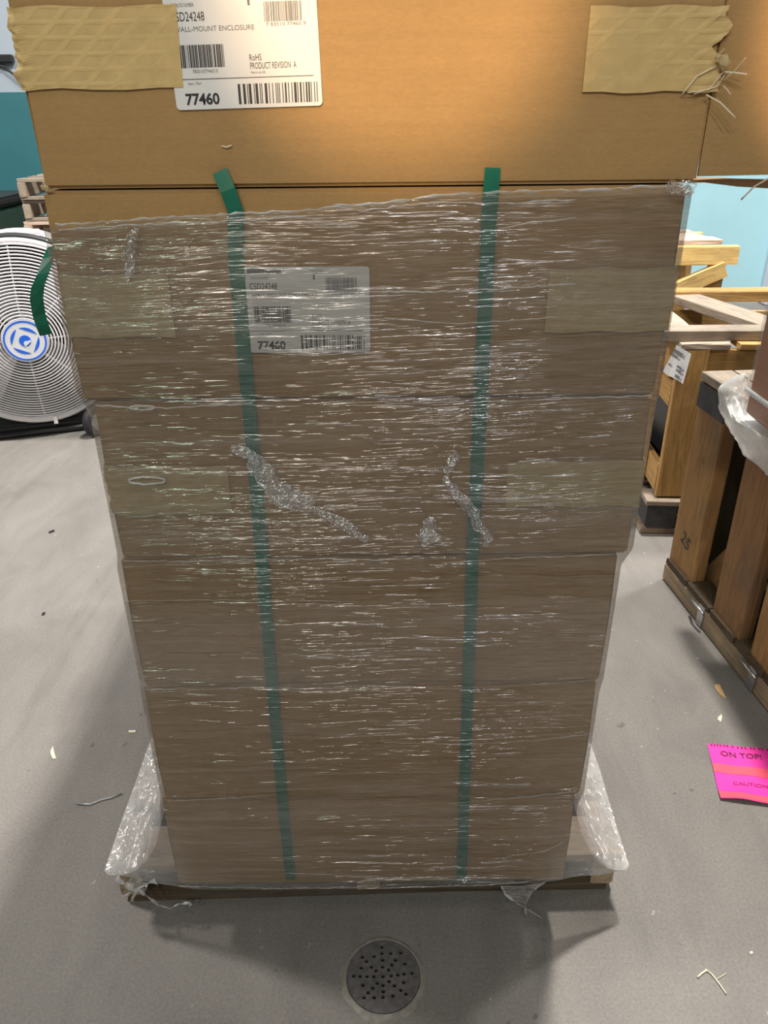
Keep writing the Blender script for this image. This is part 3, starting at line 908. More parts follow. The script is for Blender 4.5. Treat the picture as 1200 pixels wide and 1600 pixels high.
crumple('film_crumple', [(490, 795), (540, 820), (575, 845)], 0.003, 22, 0.012, 8)
crumple('film_crumple', [(200, 1376), (215, 1384), (230, 1388)], 0.006, 60, 0.018, 9, D + 0.03)
def film_hole(cx, cy, rx, ry, r, seed):
    rng = random.Random(seed)
    q = [P(cx + rx * math.cos(a) * (1 + rng.uniform(-.04, .04)), cy + ry * math.sin(a) * (1 + rng.uniform(-.15, .15)), 1, YF)
         for a in [2 * math.pi * k / 28 for k in range(28)]]
    vf = tube_geo(q, r, 5, closed=True)
    return mk('film_tear_rim', vf[0], vf[1], M['film_crumple'], film, True)
film_hole(229, 751, 29, 5.5, 0.0014, 1)
film_hole(222, 637, 20, 3.2, 0.0011, 2)
# dangling twisted tails at the pallet
def tail(pts3, w_, name, seed):
    rng = random.Random(seed); q = []
    for a, b in zip(pts3, pts3[1:]):
        for k in range(5): q.append(Vector(a).lerp(Vector(b), k / 5))
    q.append(Vector(pts3[-1]))
    wd = []
    for i in range(len(q)):
        an = i * 0.5 + seed; wd.append(Vector((math.cos(an), math.sin(an) * 0.5, 0.6 * math.sin(an * 1.3) + 0.2)))
    vf = ribbon_geo(q, wd, [w_ * rng.uniform(0.6, 1.2) for _ in q], 0.0004)
    return mk(name, vf[0], vf[1], M['film_crumple'], film, True)
def pz(px, py, y): return P(px, py, 1, y)
tail([pz(182, 1372, .90), pz(200, 1382, .90), pz(214, 1392, .895), pz(206, 1408, .895)], 0.014, 'film_tail', 1)
tail([pz(244, 1378, .885), pz(222, 1384, .89), pz(204, 1394, .892), pz(196, 1400, .895)], 0.012, 'film_tail', 2)
tail([pz(214, 1388, .892), pz(232, 1402, .893), pz(248, 1414, .90), pz(266, 1420, .90), pz(280, 1412, .90), pz(297, 1410, .90), pz(299, 1418, .90)], 0.007, 'film_tail', 3)
tail([pz(784, 1386, .875), pz(790, 1398, .88), pz(812, 1414, .885), pz(826, 1422, .89), pz(850, 1436, .90), pz(845, 1455, .90), pz(834, 1448, .90), pz(822, 1430, .90), pz(820, 1412, .89), pz(832, 1392, .885), pz(852, 1378, .875)], 0.005, 'film_tail', 4)
pp = [pz(782, 1384, .874), pz(815, 1384, .874), pz(852, 1378, .874), pz(834, 1392, .88), pz(822, 1412, .888), pz(806, 1408, .888), pz(788, 1398, .88)]
o = mk('film_flap', pp, [tuple(range(7))], M['film_wad'], film)

# ------------------------------------------------------------------ floor drain
dr = thing('floor_drain', (-0.009, 0.795, 0), 'round cast iron floor drain grate with many small holes', 'drain')
zp = [(555, 245), (555, 295), (560, 348), (560, 402), (563, 475), (563, 542), (565, 587), (562, 627), (495, 320), (623, 297), (700, 293), (660, 350),
      (630, 387), (605, 425), (405, 323), (438, 358), (475, 403), (510, 430), (398, 408), (730, 380), (343, 468), (391, 472), (443, 474), (494, 475),
      (625, 470), (674, 463), (722, 457), (781, 453), (413, 538), (520, 525), (487, 560), (452, 595), (424, 630), (498, 630), (608, 513), (647, 544),
      (693, 578), (731, 606), (634, 618), (716, 520)]
sc_ = 0.063 / 280
me = curve_mesh([circle(0.0615, 64)] + [circle(0.0036, 12, (a - 565) * sc_, -(b - 466) * sc_) for a, b in zp], 0.0022, 0.0004)
me.materials.clear(); me.materials.append(M['iron'])
link('grate', me, dr, Matrix.Translation((0, 0, 0.0032)))
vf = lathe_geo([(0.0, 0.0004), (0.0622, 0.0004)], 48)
mk('pit', vf[0], vf[1], M['pit'], dr, local=Matrix.Identity(4))  # flat black disc on the floor standing in for the shaded hole
rng = random.Random(3)
prof = []
v, f = [], []
for k in range(72):
    a = 2 * math.pi * k / 72; ro = 0.071 + 0.006 * mnoise.noise(Vector((math.cos(a) * 2, math.sin(a) * 2, 0))) + 0.003 * rng.random()
    for r_, h in ((0.0622, 0.0003), (0.0628, 0.0042), (0.066, 0.0040), (ro, 0.0002)): v.append((r_ * math.cos(a), r_ * math.sin(a), h))
for k in range(72):
    for i in range(3): f.append((k * 4 + i, ((k + 1) % 72) * 4 + i, ((k + 1) % 72) * 4 + i + 1, k * 4 + i + 1))
mk('mortar_collar', v, f, M['mortar'], dr, True, local=Matrix.Identity(4))

# ------------------------------------------------------------------ pink sheet on the floor
c0 = P(1105, 1162, 2, 0.001); c1 = P(1125, 1250, 2, 0.001); c2 = P(1200, 1171, 2, 0.001); c3 = P(1200, 1260, 2, 0.001)
ex = (c2 - c0); ex.normalize()
wid = 0.165
pk = thing('pink_notice', (c1.x, c1.y, 0), 'torn bright pink paper notice with red bands lying on the floor', 'paper')
def pp_(u, v, h=0.0):              # u across, v from top (0) to bottom (1)
    a = c0 + ex * (u * wid); ex2 = (c3 - c1).normalized(); b = c1 + ex2 * (u * wid)
    q = a.lerp(b, v); q.z = 0.0015 + h; return q
def lift(u, v): return 0.010 * max(0, v - 0.8) / 0.2 * (0.6 + 0.4 * math.sin(u * 5)) + 0.002 * math.sin(u * 7 + v * 3) ** 2
def sheet_part(name, v0, v1, mat, dz, parent, rag=False):
    rng = random.Random(8); NU, NVV = 40, 8; vv, ff = [], []
    for j in range(NVV + 1):
        for i in range(NU + 1):
            u = i / NU; v_ = v0 + (v1 - v0) * j / NVV
            if rag and j == 0: v_ += rng.uniform(-0.015, 0.02)
            vv.append(pp_(u, v_, lift(u, v_) + dz))
    for j in range(NVV):
        for i in range(NU): a = j * (NU + 1) + i; ff.append((a, a + NU + 1, a + NU + 2, a + 1))
    return mk(name, vv, ff, mat, parent, True)
sheet = sheet_part('sheet', 0.0, 1.0, M['pink'], 0.0, pk, True)
sheet_part('printed_band', 0.375, 0.53, M['pink_band'], 0.0006, sheet)
sheet_part('printed_band', 0.86, 0.99, M['pink_band'], 0.0006, sheet)
def floor_text(body, u, v, size, width, mat, parent):
    me = text_mesh(body, size, width, 0.0002)
    dx = ex; dy = (c0 - c1).normalized()
    o0 = pp_(u, v, lift(u, v) + 0.0012)
    for vt in me.vertices:
        u_ = u + vt.co.x / wid; v_ = v - vt.co.y / (c0 - c1).length
        q_ = o0 + dx * vt.co.x + dy * vt.co.y; q_.z = 0.0015 + lift(u_, v_) + 0.0014; vt.co = q_
    me.materials.clear(); me.materials.append(mat); return link('lettering', me, parent)
M['maroon_ink'] = plain('maroon_ink', (0.16, 0.01, 0.07), 0.6)
M['magenta_ink'] = plain('magenta_ink', (0.42, 0.012, 0.17), 0.6)
floor_text('ON TOP!', 0.145, 0.225, 0.022, 0.088, M['maroon_ink'], sheet)
floor_text('CAUTION', 0.21, 0.72, 0.013, 0.072, M['magenta_ink'], sheet)
# cut-off feet of the upper line of lettering along the torn edge
g = Geo(); rng = random.Random(2); u = 0.04
while u < 0.97:
    q0 = pp_(u, 0.012, lift(u, 0) + 0.0012); q1 = pp_(u + 0.022, 0.012, lift(u, 0) + 0.0012); q2 = pp_(u + 0.02, 0.045, lift(u, 0) + 0.0012); q3 = pp_(u + 0.002, 0.045, lift(u, 0) + 0.0012)
    g.add(([q0, q3, q2, q1], [(0, 1, 2, 3)])); u += rng.choice((0.04, 0.05, 0.07))
mk('lettering', g.v, g.f, M['maroon_ink'], sheet)

# ------------------------------------------------------------------ litter on the floor
def chip(name, outline, mat, label, cat, group=None, h=0.003):
    pts = [P(px, py, 2, 0.0) for px, py in outline]; n = len(pts)
    v = [(p.x, p.y, 0.0005) for p in pts] + [(p.x, p.y, h * (0.6 + 0.4 * math.sin(i * 2.1) ** 2)) for i, p in enumerate(pts)]
    f = [tuple(range(n - 1, -1, -1)), tuple(range(n, 2 * n))] + [(i, (i + 1) % n, n + (i + 1) % n, n + i) for i in range(n)]
    return tag(mk(name, v, f, M[mat]), label, cat, group)
chip('wood_chip', [(1116, 1071), (1124, 1070), (1129, 1080), (1135, 1093), (1126, 1087), (1118, 1078)], 'chip', 'orange wood splinter on the floor near the crate skid', 'wood chip', 'litter on the floor')
chip('wood_chip', [(1122, 1121), (1127, 1117), (1128, 1122), (1126, 1129), (1121, 1125)], 'chip_pale', 'small pale flake on the floor just above the pink paper', 'wood chip', 'litter on the floor')
chip('wood_chip', [(79, 1174), (83, 1167), (85, 1176), (88, 1186), (83, 1187), (80, 1181)], 'chip_pale', 'pale yellow splinter on the bright floor at left', 'wood chip', 'litter on the floor')
chip('wood_chip', [(1171, 1488), (1175, 1487), (1176, 1491), (1172, 1492)], 'chip_pale', 'tiny white crumb on the floor at lower right', 'wood chip', 'litter on the floor')
chip('wood_chip', [(201, 1142), (212, 1142), (212, 1145), (201, 1145)], 'chip_pale', 'short pale sliver in the shadow left of the pallet', 'wood chip', 'litter on the floor')
chip('dark_scrap', [(66, 958), (71, 957), (70, 961), (65, 962)], 'dark_metal', 'small dark speck on the bright floor at left', 'debris', 'litter on the floor')
chip('dark_scrap', [(76, 831), (85, 828), (85, 831), (77, 834)], 'dark_metal', 'thin dark scrap on the floor below the fan', 'debris', 'litter on the floor')
tw = thing('dry_twig', (0.58, 0.82, 0), 'forked dry straw twig on the floor at lower right', 'twig')
def ftube(pts, r, name, mat, parent):
    q = [P(px, py, 2, 0.002) for px, py in pts]
    vf = tube_geo(q, r, 5); return mk(name, vf[0], vf[1], M[mat], parent, True)
ftube([(1102, 1514), (1112, 1522), (1120, 1532), (1128, 1543), (1135, 1553)], 0.0013, 'stem', 'fibre', tw)
ftube([(1090, 1527), (1096, 1521), (1104, 1516)], 0.0017, 'side_stem', 'fibre', tw)
ftube([(1120, 1530), (1128, 1525), (1134, 1521)], 0.0007, 'side_stem', 'fibre', tw)
cord = thing('plastic_scrap', (-0.62, 1.25, 0), 'grey twisted plastic strand lying in the shadow left of the pallet', 'scrap')
ftube([(120, 1256), (140, 1257), (158, 1250), (175, 1246), (190, 1240)], 0.0022, 'strand', 'grey_metal', cord)

# ------------------------------------------------------------------ drum fan
FC = Vector((-1.535, 3.32, 0.468)); FR = 0.378
yaw = math.radians(18)
fan = thing('drum_fan', (FC.x, FC.y, 0), 'large white drum fan with wire grille and round blue badge', 'fan', yaw)
# fan frame: local x right, y back (away from the viewer), z up
TOF = Matrix.Translation((0, 0, FC.z)) @ Matrix.Rotation(math.pi / 2, 4, 'X')      # local lathe z -> -y (towards viewer)
def fl(name, prof, mat, n=72, close=True, smooth=True):
    vf = lathe_geo(prof, n, TOF, close); return mk(name, vf[0], vf[1], M[mat], fan, smooth, local=Matrix.Identity(4))
fl('housing', [(FR, 0.02), (FR + 0.012, 0.02), (FR + 0.012, -0.36), (FR, -0.36)], 'white_metal', smooth=False)
fl('housing_rim', [(FR - 0.004, 0.03), (FR + 0.018, 0.03), (FR + 0.018, 0.01), (FR - 0.004, 0.01)], 'white_metal')
fl('rim_gasket', [(FR + 0.012, 0.0), (FR + 0.03, 0.0), (FR + 0.03, -0.05), (FR + 0.012, -0.05)], 'black_metal')
def dome(r): return 0.03 + 0.10 * (1 - (r / FR) ** 2)
g = Geo(); NR = 23
for k in range(NR):
    r = 0.09 + (FR - 0.095) * k / (NR - 1)
    pts = [TOF @ Vector((r * math.cos(a), r * math.sin(a), dome(r))) for a in [2 * math.pi * q / 72 for q in range(72)]]
    g.add(tube_geo(pts, 0.0036, 5, closed=True))
tag(mk('grille_rings', g.v, g.f, M['white_metal'], fan, True, local=Matrix.Identity(4)), kind='stuff')
for k in range(8):
    a = 2 * math.pi * k / 8 + 0.0
    pts = [TOF @ Vector((r * math.cos(a), r * math.sin(a), dome(r) - 0.006)) for r in [0.07 + (FR - 0.065) * i / 8 for i in range(9)]]
    vf = tube_geo(pts, 0.0038, 5); mk('grille_spoke', vf[0], vf[1], M['white_metal'], fan, True, local=Matrix.Identity(4))
g = Geo()
for k in range(16):
    r = 0.06 + (FR - 0.07) * k / 15
    pts = [TOF @ Vector((r * math.cos(a), r * math.sin(a), -0.34)) for a in [2 * math.pi * q / 48 for q in range(48)]]
    g.add(tube_geo(pts, 0.0035, 4, closed=True))
tag(mk('rear_grille_rings', g.v, g.f, M['grey_metal'], fan, True, local=Matrix.Identity(4)), kind='stuff')
fl('shade_liner', [(FR - 0.004, 0.005), (FR - 0.001, 0.005), (FR - 0.001, -0.35), (FR - 0.004, -0.35)], 'dark_metal')  # added dark lining, puts the shade inside the drum into colour
fl('shade_disc', [(0.0, -0.352), (FR, -0.352), (FR, -0.356), (0.0, -0.356)], 'dark_metal', close=False)  # added dark disc closing the drum so its inside reads as shade
# badge
bz = dome(0.05) + 0.004
def badge(name, splines, mat, h, parent):
    me = curve_mesh(splines, 0.001); me.materials.clear(); me.materials.append(M[mat])
    return link(name, me, parent, (TOF @ Matrix.Translation((0, 0, h))) if parent is fan else Matrix.Translation((0, 0, h)))
bd = badge('badge', [circle(0.088, 64)], 'badge_white', bz, fan)
badge('badge_ring', [circle(0.084, 64), circle(0.0765, 64)], 'blue', 0.0012, bd)
def quarter(a0):
    pts = []
    for k in range(13):
        a = math.radians(a0 + 5 + k * 6.6); pts.append((0.056 * math.cos(a), 0.056 * math.sin(a)))
    return pts
for k in range(4): badge('badge_segment', [quarter(20 + 90 * k)], 'blue', 0.0012, bd)
badge('badge_centre', [circle(0.0235, 40)], 'blue', 0.0012, bd)
badge('badge_swoosh', [[(-0.004, -0.024), (0.024, -0.004), (0.020, 0.002), (0.010, -0.002), (0.0, -0.001), (-0.008, -0.008)]], 'badge_white', 0.0026, bd)
# motor, blades
fl('motor', [(0.001, -0.09), (0.07, -0.09), (0.085, -0.11), (0.085, -0.28), (0.07, -0.30), (0.001, -0.30)], 'grey_metal', 32, False)
for k in range(4):
    a0 = k * math.pi / 2 + 0.6; v, f = [], []
    for i in range(7):
        r = 0.07 + i * 0.052
        for j in range(7):
            t = j / 6 - 0.5; wdt = 0.9 - 0.25 * i / 6
            a = a0 + t * wdt + 0.12 * i / 6; h = -0.11 + t * 0.11 * (1 - 0.3 * i / 6)
            v.append(TOF @ Vector((r * math.cos(a), r * math.sin(a), h)))
    for i in range(6):
        for j in range(6): q = i * 7 + j; f.append((q, q + 1, q + 8, q + 7))
    o = mk('blade', v, f, M['blade'], fan, True, local=Matrix.Identity(4))
    md = o.modifiers.new('thickness', 'SOLIDIFY'); md.thickness = 0.003
# clips, handle, stand, wheels
for a in (math.radians(-84), math.radians(96)):
    bm = bmesh.new(); bm_box(bm, TOF @ Vector(((FR + 0.012) * math.cos(a), (FR + 0.012) * math.sin(a), 0.036)), (0.016, 0.018, 0.035))
    from_bm('clip', bm, M['white_metal'], fan, local=Matrix.Identity(4))
hp = [(-0.13, 0.10, FC.z + FR - 0.01), (-0.12, 0.10, FC.z + FR + 0.022), (0.12, 0.10, FC.z + FR + 0.022), (0.13, 0.10, FC.z + FR - 0.01)]
vf = tube_geo(hp, 0.011, 8); mk('handle', vf[0], vf[1], M['white_metal'], fan, True, local=Matrix.Identity(4))
for s_ in (-1, 1):
    st = [(s_ * 0.33, -0.02, 0.018), (s_ * 0.33, 0.42, 0.018), (s_ * 0.30, 0.40, 0.20), (s_ * 0.37, 0.20, 0.33)]
    vf = tube_geo(st, 0.015, 8); mk('stand_leg', vf[0], vf[1], M['black_metal'], fan, True, local=Matrix.Identity(4))
vf = tube_geo([(-0.34, 0.0, 0.02), (0.34, 0.0, 0.02)], 0.015, 8); mk('stand_bar', vf[0], vf[1], M['black_metal'], fan, True, local=Matrix.Identity(4))
bm = bmesh.new(); bm_box(bm, (0, 0.19, 0.04), (0.62, 0.36, 0.035)); bmesh.ops.bevel(bm, geom=bm.edges[:], offset=0.008, segments=2, affect='EDGES')
from_bm('base_tray', bm, M['black_metal'], fan, local=Matrix.Identity(4))
for s_ in (-1, 1):
    m_ = Matrix.Translation(((0.212 if s_ > 0 else -0.36), -0.085, 0.071)) @ Matrix.Rotation(s_ * -0.75, 4, 'Z') @ Matrix.Rotation(math.pi / 2, 4, 'Y')
    vf = lathe_geo([(0.042, -0.018), (0.062, -0.018), (0.070, -0.012), (0.070, 0.012), (0.062, 0.018), (0.042, 0.018)], 32, m_, True)
    wh = mk('wheel', vf[0], vf[1], M['rubber'], fan, True, local=Matrix.Identity(4))
    vf = lathe_geo([(0.0, -0.014), (0.044, -0.014), (0.044, 0.014), (0.0, 0.014)], 24, m_)
    mk('hub', vf[0], vf[1], M['grey_metal'], wh, local=Matrix.Identity(4))

# ------------------------------------------------------------------ stacked pallets behind the fan
def small_pallet(loc, rz, label, group, wd, w_=0.95, d_=0.95, seed=0):
    t = thing('stacked_pallet', loc, label, 'pallet', rz, group)
    for i, x in enumerate((-w_ / 2 + 0.02, 0, w_ / 2 - 0.02)): board('stringer', t, (x, 0, 0.055), (0.04, d_, 0.075), wd[0], variant=i)
    for i in range(6): board('deck_board', t, (0, -d_ / 2 + 0.05 + i * (d_ - 0.1) / 5, 0.1005), (w_, 0.09, 0.016), wd[1], variant=i % 3)
    for i in range(3): board('bottom_board', t, (0, -d_ / 2 + 0.05 + i * (d_ - 0.1) / 2, 0.0095), (w_, 0.09, 0.016), wd[1], variant=i)
    return t
rng = random.Random(4)
ordn = ['lowest', 'second from the floor', 'third from the floor', 'fourth from the floor', 'middle', 'fourth from the top', 'third from the top', 'second from the top', 'topmost']
for k in range(9):
    small_pallet((-1.56 + rng.uniform(-0.03, 0.03), 5.07 + rng.uniform(-0.02, 0.02), k * 0.1115), rng.uniform(-0.05, 0.05) + 0.06,
                 'pale wooden pallet, ' + ordn[k] + ' in the pallet stack behind the fan', 'pallet stack behind the fan', ('rosy', 'rosy') if k < 7 else ('grey', 'grey'))
# dark green bins half out of frame beside the pallet stack
bn = thing('storage_bin', (-2.65, 4.9, 0), 'dark green storage bin at the left edge beside the pallet stack', 'bin')
bm = bmesh.new(); bm_box(bm, (-2.62, 4.95, 0.43), (0.80, 0.7, 0.82)); bmesh.ops.bevel(bm, geom=bm.edges[:], offset=0.03, segments=3, affect='EDGES')
from_bm('bin_body', bm, M['dark_green'], bn)
bm = bmesh.new(); bm_box(bm, (-2.62, 4.95, 0.86), (0.84, 0.74, 0.05)); bmesh.ops.bevel(bm, geom=bm.edges[:], offset=0.015, segments=2, affect='EDGES')
from_bm('bin_lid', bm, M['black_metal'], bn)
br = thing('wall_bracket', (-2.55, 5.99, 1.60), 'small dark pipe bracket on the upper back wall', 'bracket')
bm = bmesh.new(); bm_box(bm, (-2.53, 5.975, 1.645), (0.16, 0.05, 0.05)); bmesh.ops.bevel(bm, geom=bm.edges[:], offset=0.008, segments=1, affect='EDGES')
from_bm('clamp', bm, M['black_metal'], br)
vf = tube_geo([(-2.70, 5.97, 1.66), (-2.52, 5.975, 1.60), (-2.40, 5.975, 1.50)], 0.008, 6); mk('cable', vf[0], vf[1], M['dark_metal'], br, True)

# ------------------------------------------------------------------ near crate at right
A = P(1035, 905, 2, 0.0); B = P(1200, 1115, 2, 0.0)
ang = math.atan2((B - A).y, (B - A).x)          # crate length axis points towards the viewer
cr = thing('slatted_crate', (A.x, A.y, 0), 'brown slatted wooden crate with splintered skid at the right edge', 'crate', ang)
# local: x = along the side towards the viewer, y = into the crate (to the right), z up
CL, CW, CZ = 1.25, 0.85, 0.645
board('skid', cr, (CL / 2, 0.045, 0.03), (CL, 0.09, 0.06), 'dusty', variant=1, jag=0.004)
board('skid', cr, (CL / 2, CW / 2, 0.03), (CL, 0.09, 0.06), 'dusty', variant=2)
board('skid', cr, (CL / 2, CW - 0.045, 0.03), (CL, 0.09, 0.06), 'dusty', variant=0)
for k in range(9): board('floor_board', cr, (0.07 + k * 0.139, CW / 2, 0.071), (0.13, CW, 0.02), 'dark', variant=k % 3)
sx = [(0.0, 0.145), (0.275, 0.415), (0.475, 0.635), (0.71, 0.86), (0.92, 1.06), (1.11, 1.245)]
for k, (a, b) in enumerate(sx):
    board('side_plank', cr, ((a + b) / 2, 0.030, (CZ + 0.06) / 2), (b - a, 0.042, CZ - 0.06), 'pine_brown' if k % 2 == 0 else 'pine_red', variant=k % 3)
    board('side_plank', cr, ((a + b) / 2, CW - 0.03, (CZ + 0.08) / 2), (b - a, 0.042, CZ - 0.08), 'pine_red', variant=k % 3)
for k in range(5):
    board('end_plank', cr, (0.02, 0.115 + k * 0.155, (CZ + 0.08) / 2), (0.04, 0.13, CZ - 0.085), 'dark', variant=k % 3)
board('diagonal_brace', cr, (0.30, 0.085, 0.30), (0.62, 0.03, 0.09), 'pine_brown', rot=(0, -0.95, 0))
board('top_rail', cr, (CL / 2, 0.045, CZ + 0.012), (CL, 0.085, 0.022), 'grey', variant=0)
for k in range(8): board('top_board', cr, (0.075 + k * 0.157, 0.47, CZ + 0.012), (0.148, CW - 0.10, 0.022), 'grey', variant=k % 3)
bm = bmesh.new(); bm_box(bm, (0.072, 0.0075, CZ - 0.040), (0.15, 0.004, 0.07)); from_bm('black_end_mark', bm, M['black_paint'], cr, local=Matrix.Identity(4))
me = text_mesh('25', 0.055, None, 0.0006)
me.materials.clear(); me.materials.append(M['black_paint'])
link('stencil_number', me, cr, Matrix.Translation((0.045, 0.0068, 0.17)) @ Matrix.Rotation(math.pi / 2, 4, 'X') @ Matrix.Rotation(-0.3, 4, 'Z'))
# steel banding clips on the skid
for k, x in enumerate((0.245, 0.52)):
    g = Geo(); g.add(ribbon_geo([(x, 0.10, 0.064), (x, -0.002, 0.064), (x + 0.004, -0.004, 0.03), (x, -0.003, 0.004)], (1, 0, 0), 0.03, 0.0015))
    mk('steel_band', g.v, g.f, M['steel'], cr, local=Matrix.Identity(4))
    vf = tube_geo([(x - 0.05, -0.006, 0.055), (x - 0.01, -0.016, 0.066), (x + 0.03, -0.012, 0.06)], 0.004, 6)
    mk('bent_nail', vf[0], vf[1], M['steel'], cr, True, local=Matrix.Identity(4))

# wrapped carton on the near crate, film bag hanging from it
ztop = CZ + 0.0275
q = P(1160, 645, 2, ztop)
wc = thing('wrapped_carton', (q.x + 0.22, q.y - 0.22, ztop), 'reddish cardboard carton in plastic film on the near crate', 'box')
bm = bmesh.new(); bm_box(bm, (q.x + 0.005 + 0.23, q.y - 0.18, ztop + 0.20), (0.46, 0.36, 0.40))
bmesh.ops.bevel(bm, geom=bm.edges[:], offset=0.006, segments=2, affect='EDGES')
from_bm('carton_body', bm, M['card_red'], wc)
bm = bmesh.new(); bm_box(bm, (q.x + 0.235, q.y - 0.18, ztop + 0.203), (0.472, 0.372, 0.400))
bmesh.ops.bevel(bm, geom=bm.edges[:], offset=0.008, segments=2, affect='EDGES')
from_bm('film_cover', bm, M['film_thin'], wc, True)
g = Geo()
for zz in (0.055, 0.06):
    g.add(tube_geo([(q.x - 0.003, q.y + 0.0, ztop + zz), (q.x - 0.003, q.y - 0.36, ztop + zz + 0.004), (q.x + 0.2, q.y - 0.368, ztop + zz + 0.006)], 0.004, 5))
mk('film_fold', g.v, g.f, M['film_thick'], wc, True)
# bag
bag = thing('plastic_bag', (q.x - 0.02, q.y - 0.06, 0.50), 'crumpled clear plastic bag hanging over the near crate below the reddish carton', 'bag')
v, f = [], []; NA, NB = 40, 26
bagc = [(1136, 574, 0.012), (1136, 600, 0.03), (1139, 640, 0.045), (1142, 680, 0.05), (1150, 705, 0.045), (1163, 720, 0.02)]
fr = Vector((math.cos(ang), math.sin(ang), 0)); inn = Vector((-math.sin(ang), math.cos(ang), 0))
base = Vector((A.x, A.y, 0))
for j in range(NB + 1):
    s = j / NB; z = 0.742 - s * 0.185
    left = interp([(0, 0.25), (0.25, 0.195), (0.6, 0.21), (0.85, 0.28), (1.0, 0.38)], s)
    right = interp([(0, 0.27), (0.30, 0.295), (0.44, 0.46), (0.6, 0.60), (0.85, 0.62), (1.0, 0.50)], s)
    half = (right - left) / 2; xc = (left + right) / 2
    bulge = 0.012 + 0.035 * math.sin(math.pi * s ** 0.8)
    for i in range(NA):
        a = 2 * math.pi * i / NA
        lx = xc + half * math.cos(a); ly = -0.014 - bulge * (1 + math.sin(a)) * 0.6
        p = base + fr * lx + inn * ly; p.z = z
        n = 0.013 * mnoise.noise(p * 22) + 0.007 * mnoise.noise(p * 55)
        out_ = (-inn * math.sin(a) * -1 + fr * math.cos(a))
        p += -inn * abs(n) * 0.9 + fr * n * 0.8; p.z = min(p.z + n * 0.5, 0.655 if lx > 0.30 else 9)
        v.append(p)
for j in range(NB):
    for i in range(NA): f.append((j * NA + i, j * NA + (i + 1) % NA, (j + 1) * NA + (i + 1) % NA, (j + 1) * NA + i))
f.append(tuple(NB * NA + i for i in range(NA)))
mk('bag_film', v, f, M['film_thick'], bag, True)

# ------------------------------------------------------------------ middle crate on a dark pallet
c2x, c2y = 0.905, 2.325
dp = thing('dark_pallet', (c2x, c2y, 0), 'dark weathered pallet beneath the middle crate', 'pallet', -0.06)
for i, x in enumerate((0.02, 0.42, 0.82)): board('block', dp, (x + 0.02, 0.06, 0.070), (0.10, 0.12, 0.09), 'black', variant=i); board('block', dp, (x + 0.02, 0.62, 0.070), (0.10, 0.12, 0.09), 'black', variant=i)
for i in range(2): board('bottom_board', dp, (0.44, 0.05 + i * 0.6, 0.012), (0.92, 0.10, 0.022), 'dusty', variant=i)
for i in range(5): board('deck_board', dp, (0.44, 0.03 + i * 0.155, 0.127), (0.92, 0.10, 0.018), 'grey' if i < 1 else 'dark', variant=i % 3)

mc = thing('open_crate', (c2x + 0.012, c2y + 0.0, 0.145), 'open pine crate with white paper note on the dark pallet', 'crate', -0.06)
W2, D2, H2 = 0.78, 0.60, 0.50
board('corner_post', mc, (0.045, 0.012, H2 / 2), (0.09, 0.024, H2), 'pine', variant=0)
board('corner_post', mc, (W2 - 0.045, 0.012, H2 / 2), (0.09, 0.024, H2), 'pine', variant=1)
board('corner_post', mc, (0.045, D2 - 0.012, H2 / 2), (0.09, 0.024, H2), 'pine', variant=2)
board('corner_post', mc, (W2 - 0.045, D2 - 0.012, H2 / 2), (0.09, 0.024, H2), 'pine', variant=1)
board('side_post', mc, (-0.011, 0.185, H2 / 2 + 0.01), (0.02, 0.07, H2 + 0.02), 'pine_bright', variant=0)
for i, z in enumerate((0.055, 0.345, 0.455)):
    board('side_slat', mc, (0.010, D2 / 2, z), (0.02, D2 - 0.055, 0.10 if i != 1 else 0.075), 'pine', variant=i)
    board('side_slat', mc, (W2 - 0.010, D2 / 2, z), (0.02, D2 - 0.055, 0.10 if i != 1 else 0.075), 'pine', variant=i)
for i, z in enumerate((0.05, 0.45)):
    board('front_slat', mc, (W2 / 2 + 0.0, 0.034, z), (W2 - 0.05, 0.02, 0.09), 'pine', variant=i)
    board('rear_slat', mc, (W2 / 2, D2 - 0.036, z), (W2 - 0.05, 0.02, 0.09), 'pine', variant=i)
board('base_panel', mc, (W2 / 2, D2 / 2, 0.008), (W2 - 0.02, D2 - 0.06, 0.014), 'dark')
board('top_plank', mc, (0.075, 0.065, H2 + 0.010), (0.15, 0.13, 0.018), 'grey', variant=0)
board('top_plank', mc, (0.48, 0.045, H2 + 0.010), (0.60, 0.085, 0.018), 'pine', variant=1)
board('top_plank', mc, (0.05, 0.38, H2 + 0.010), (0.09, 0.42, 0.018), 'grey', variant=2)
v = [P(1057, 540, 0, .915), P(1080, 552, 0, .915), P(1070, 603, 0, .915), P(1038, 583, 0, .915)]
note = thing('paper_note', tuple(v[3]), 'white printed paper sheet stuck on the side of the open pine crate', 'paper')
cv = []
cc = WM[mc.name]
inv = cc.inverted()
def on_side(px, py):               # a point on the crate's left side face
    o_ = inv @ Vector((0, 0, CAM_H)); d_ = inv.to_3x3() @ ray(px, py)
    t_ = (-0.006 - o_.x) / d_.x; return cc @ (o_ + d_ * t_)
cor = [on_side(1057, 539), on_side(1080, 553), on_side(1068, 600), on_side(1037, 580)]
v, f = [], []
for j in range(7):
    for i in range(7):
        a = cor[0].lerp(cor[1], i / 6); b = cor[3].lerp(cor[2], i / 6); p = a.lerp(b, j / 6)
        p.x -= 0.006 * (j / 6) ** 2 * (0.5 + 0.5 * math.sin(i)); v.append(p)
for j in range(6):
    for i in range(6): a = j * 7 + i; f.append((a, a + 7, a + 8, a + 1))
sh_ = mk('paper_sheet', v, f, M['paper'], note, True)
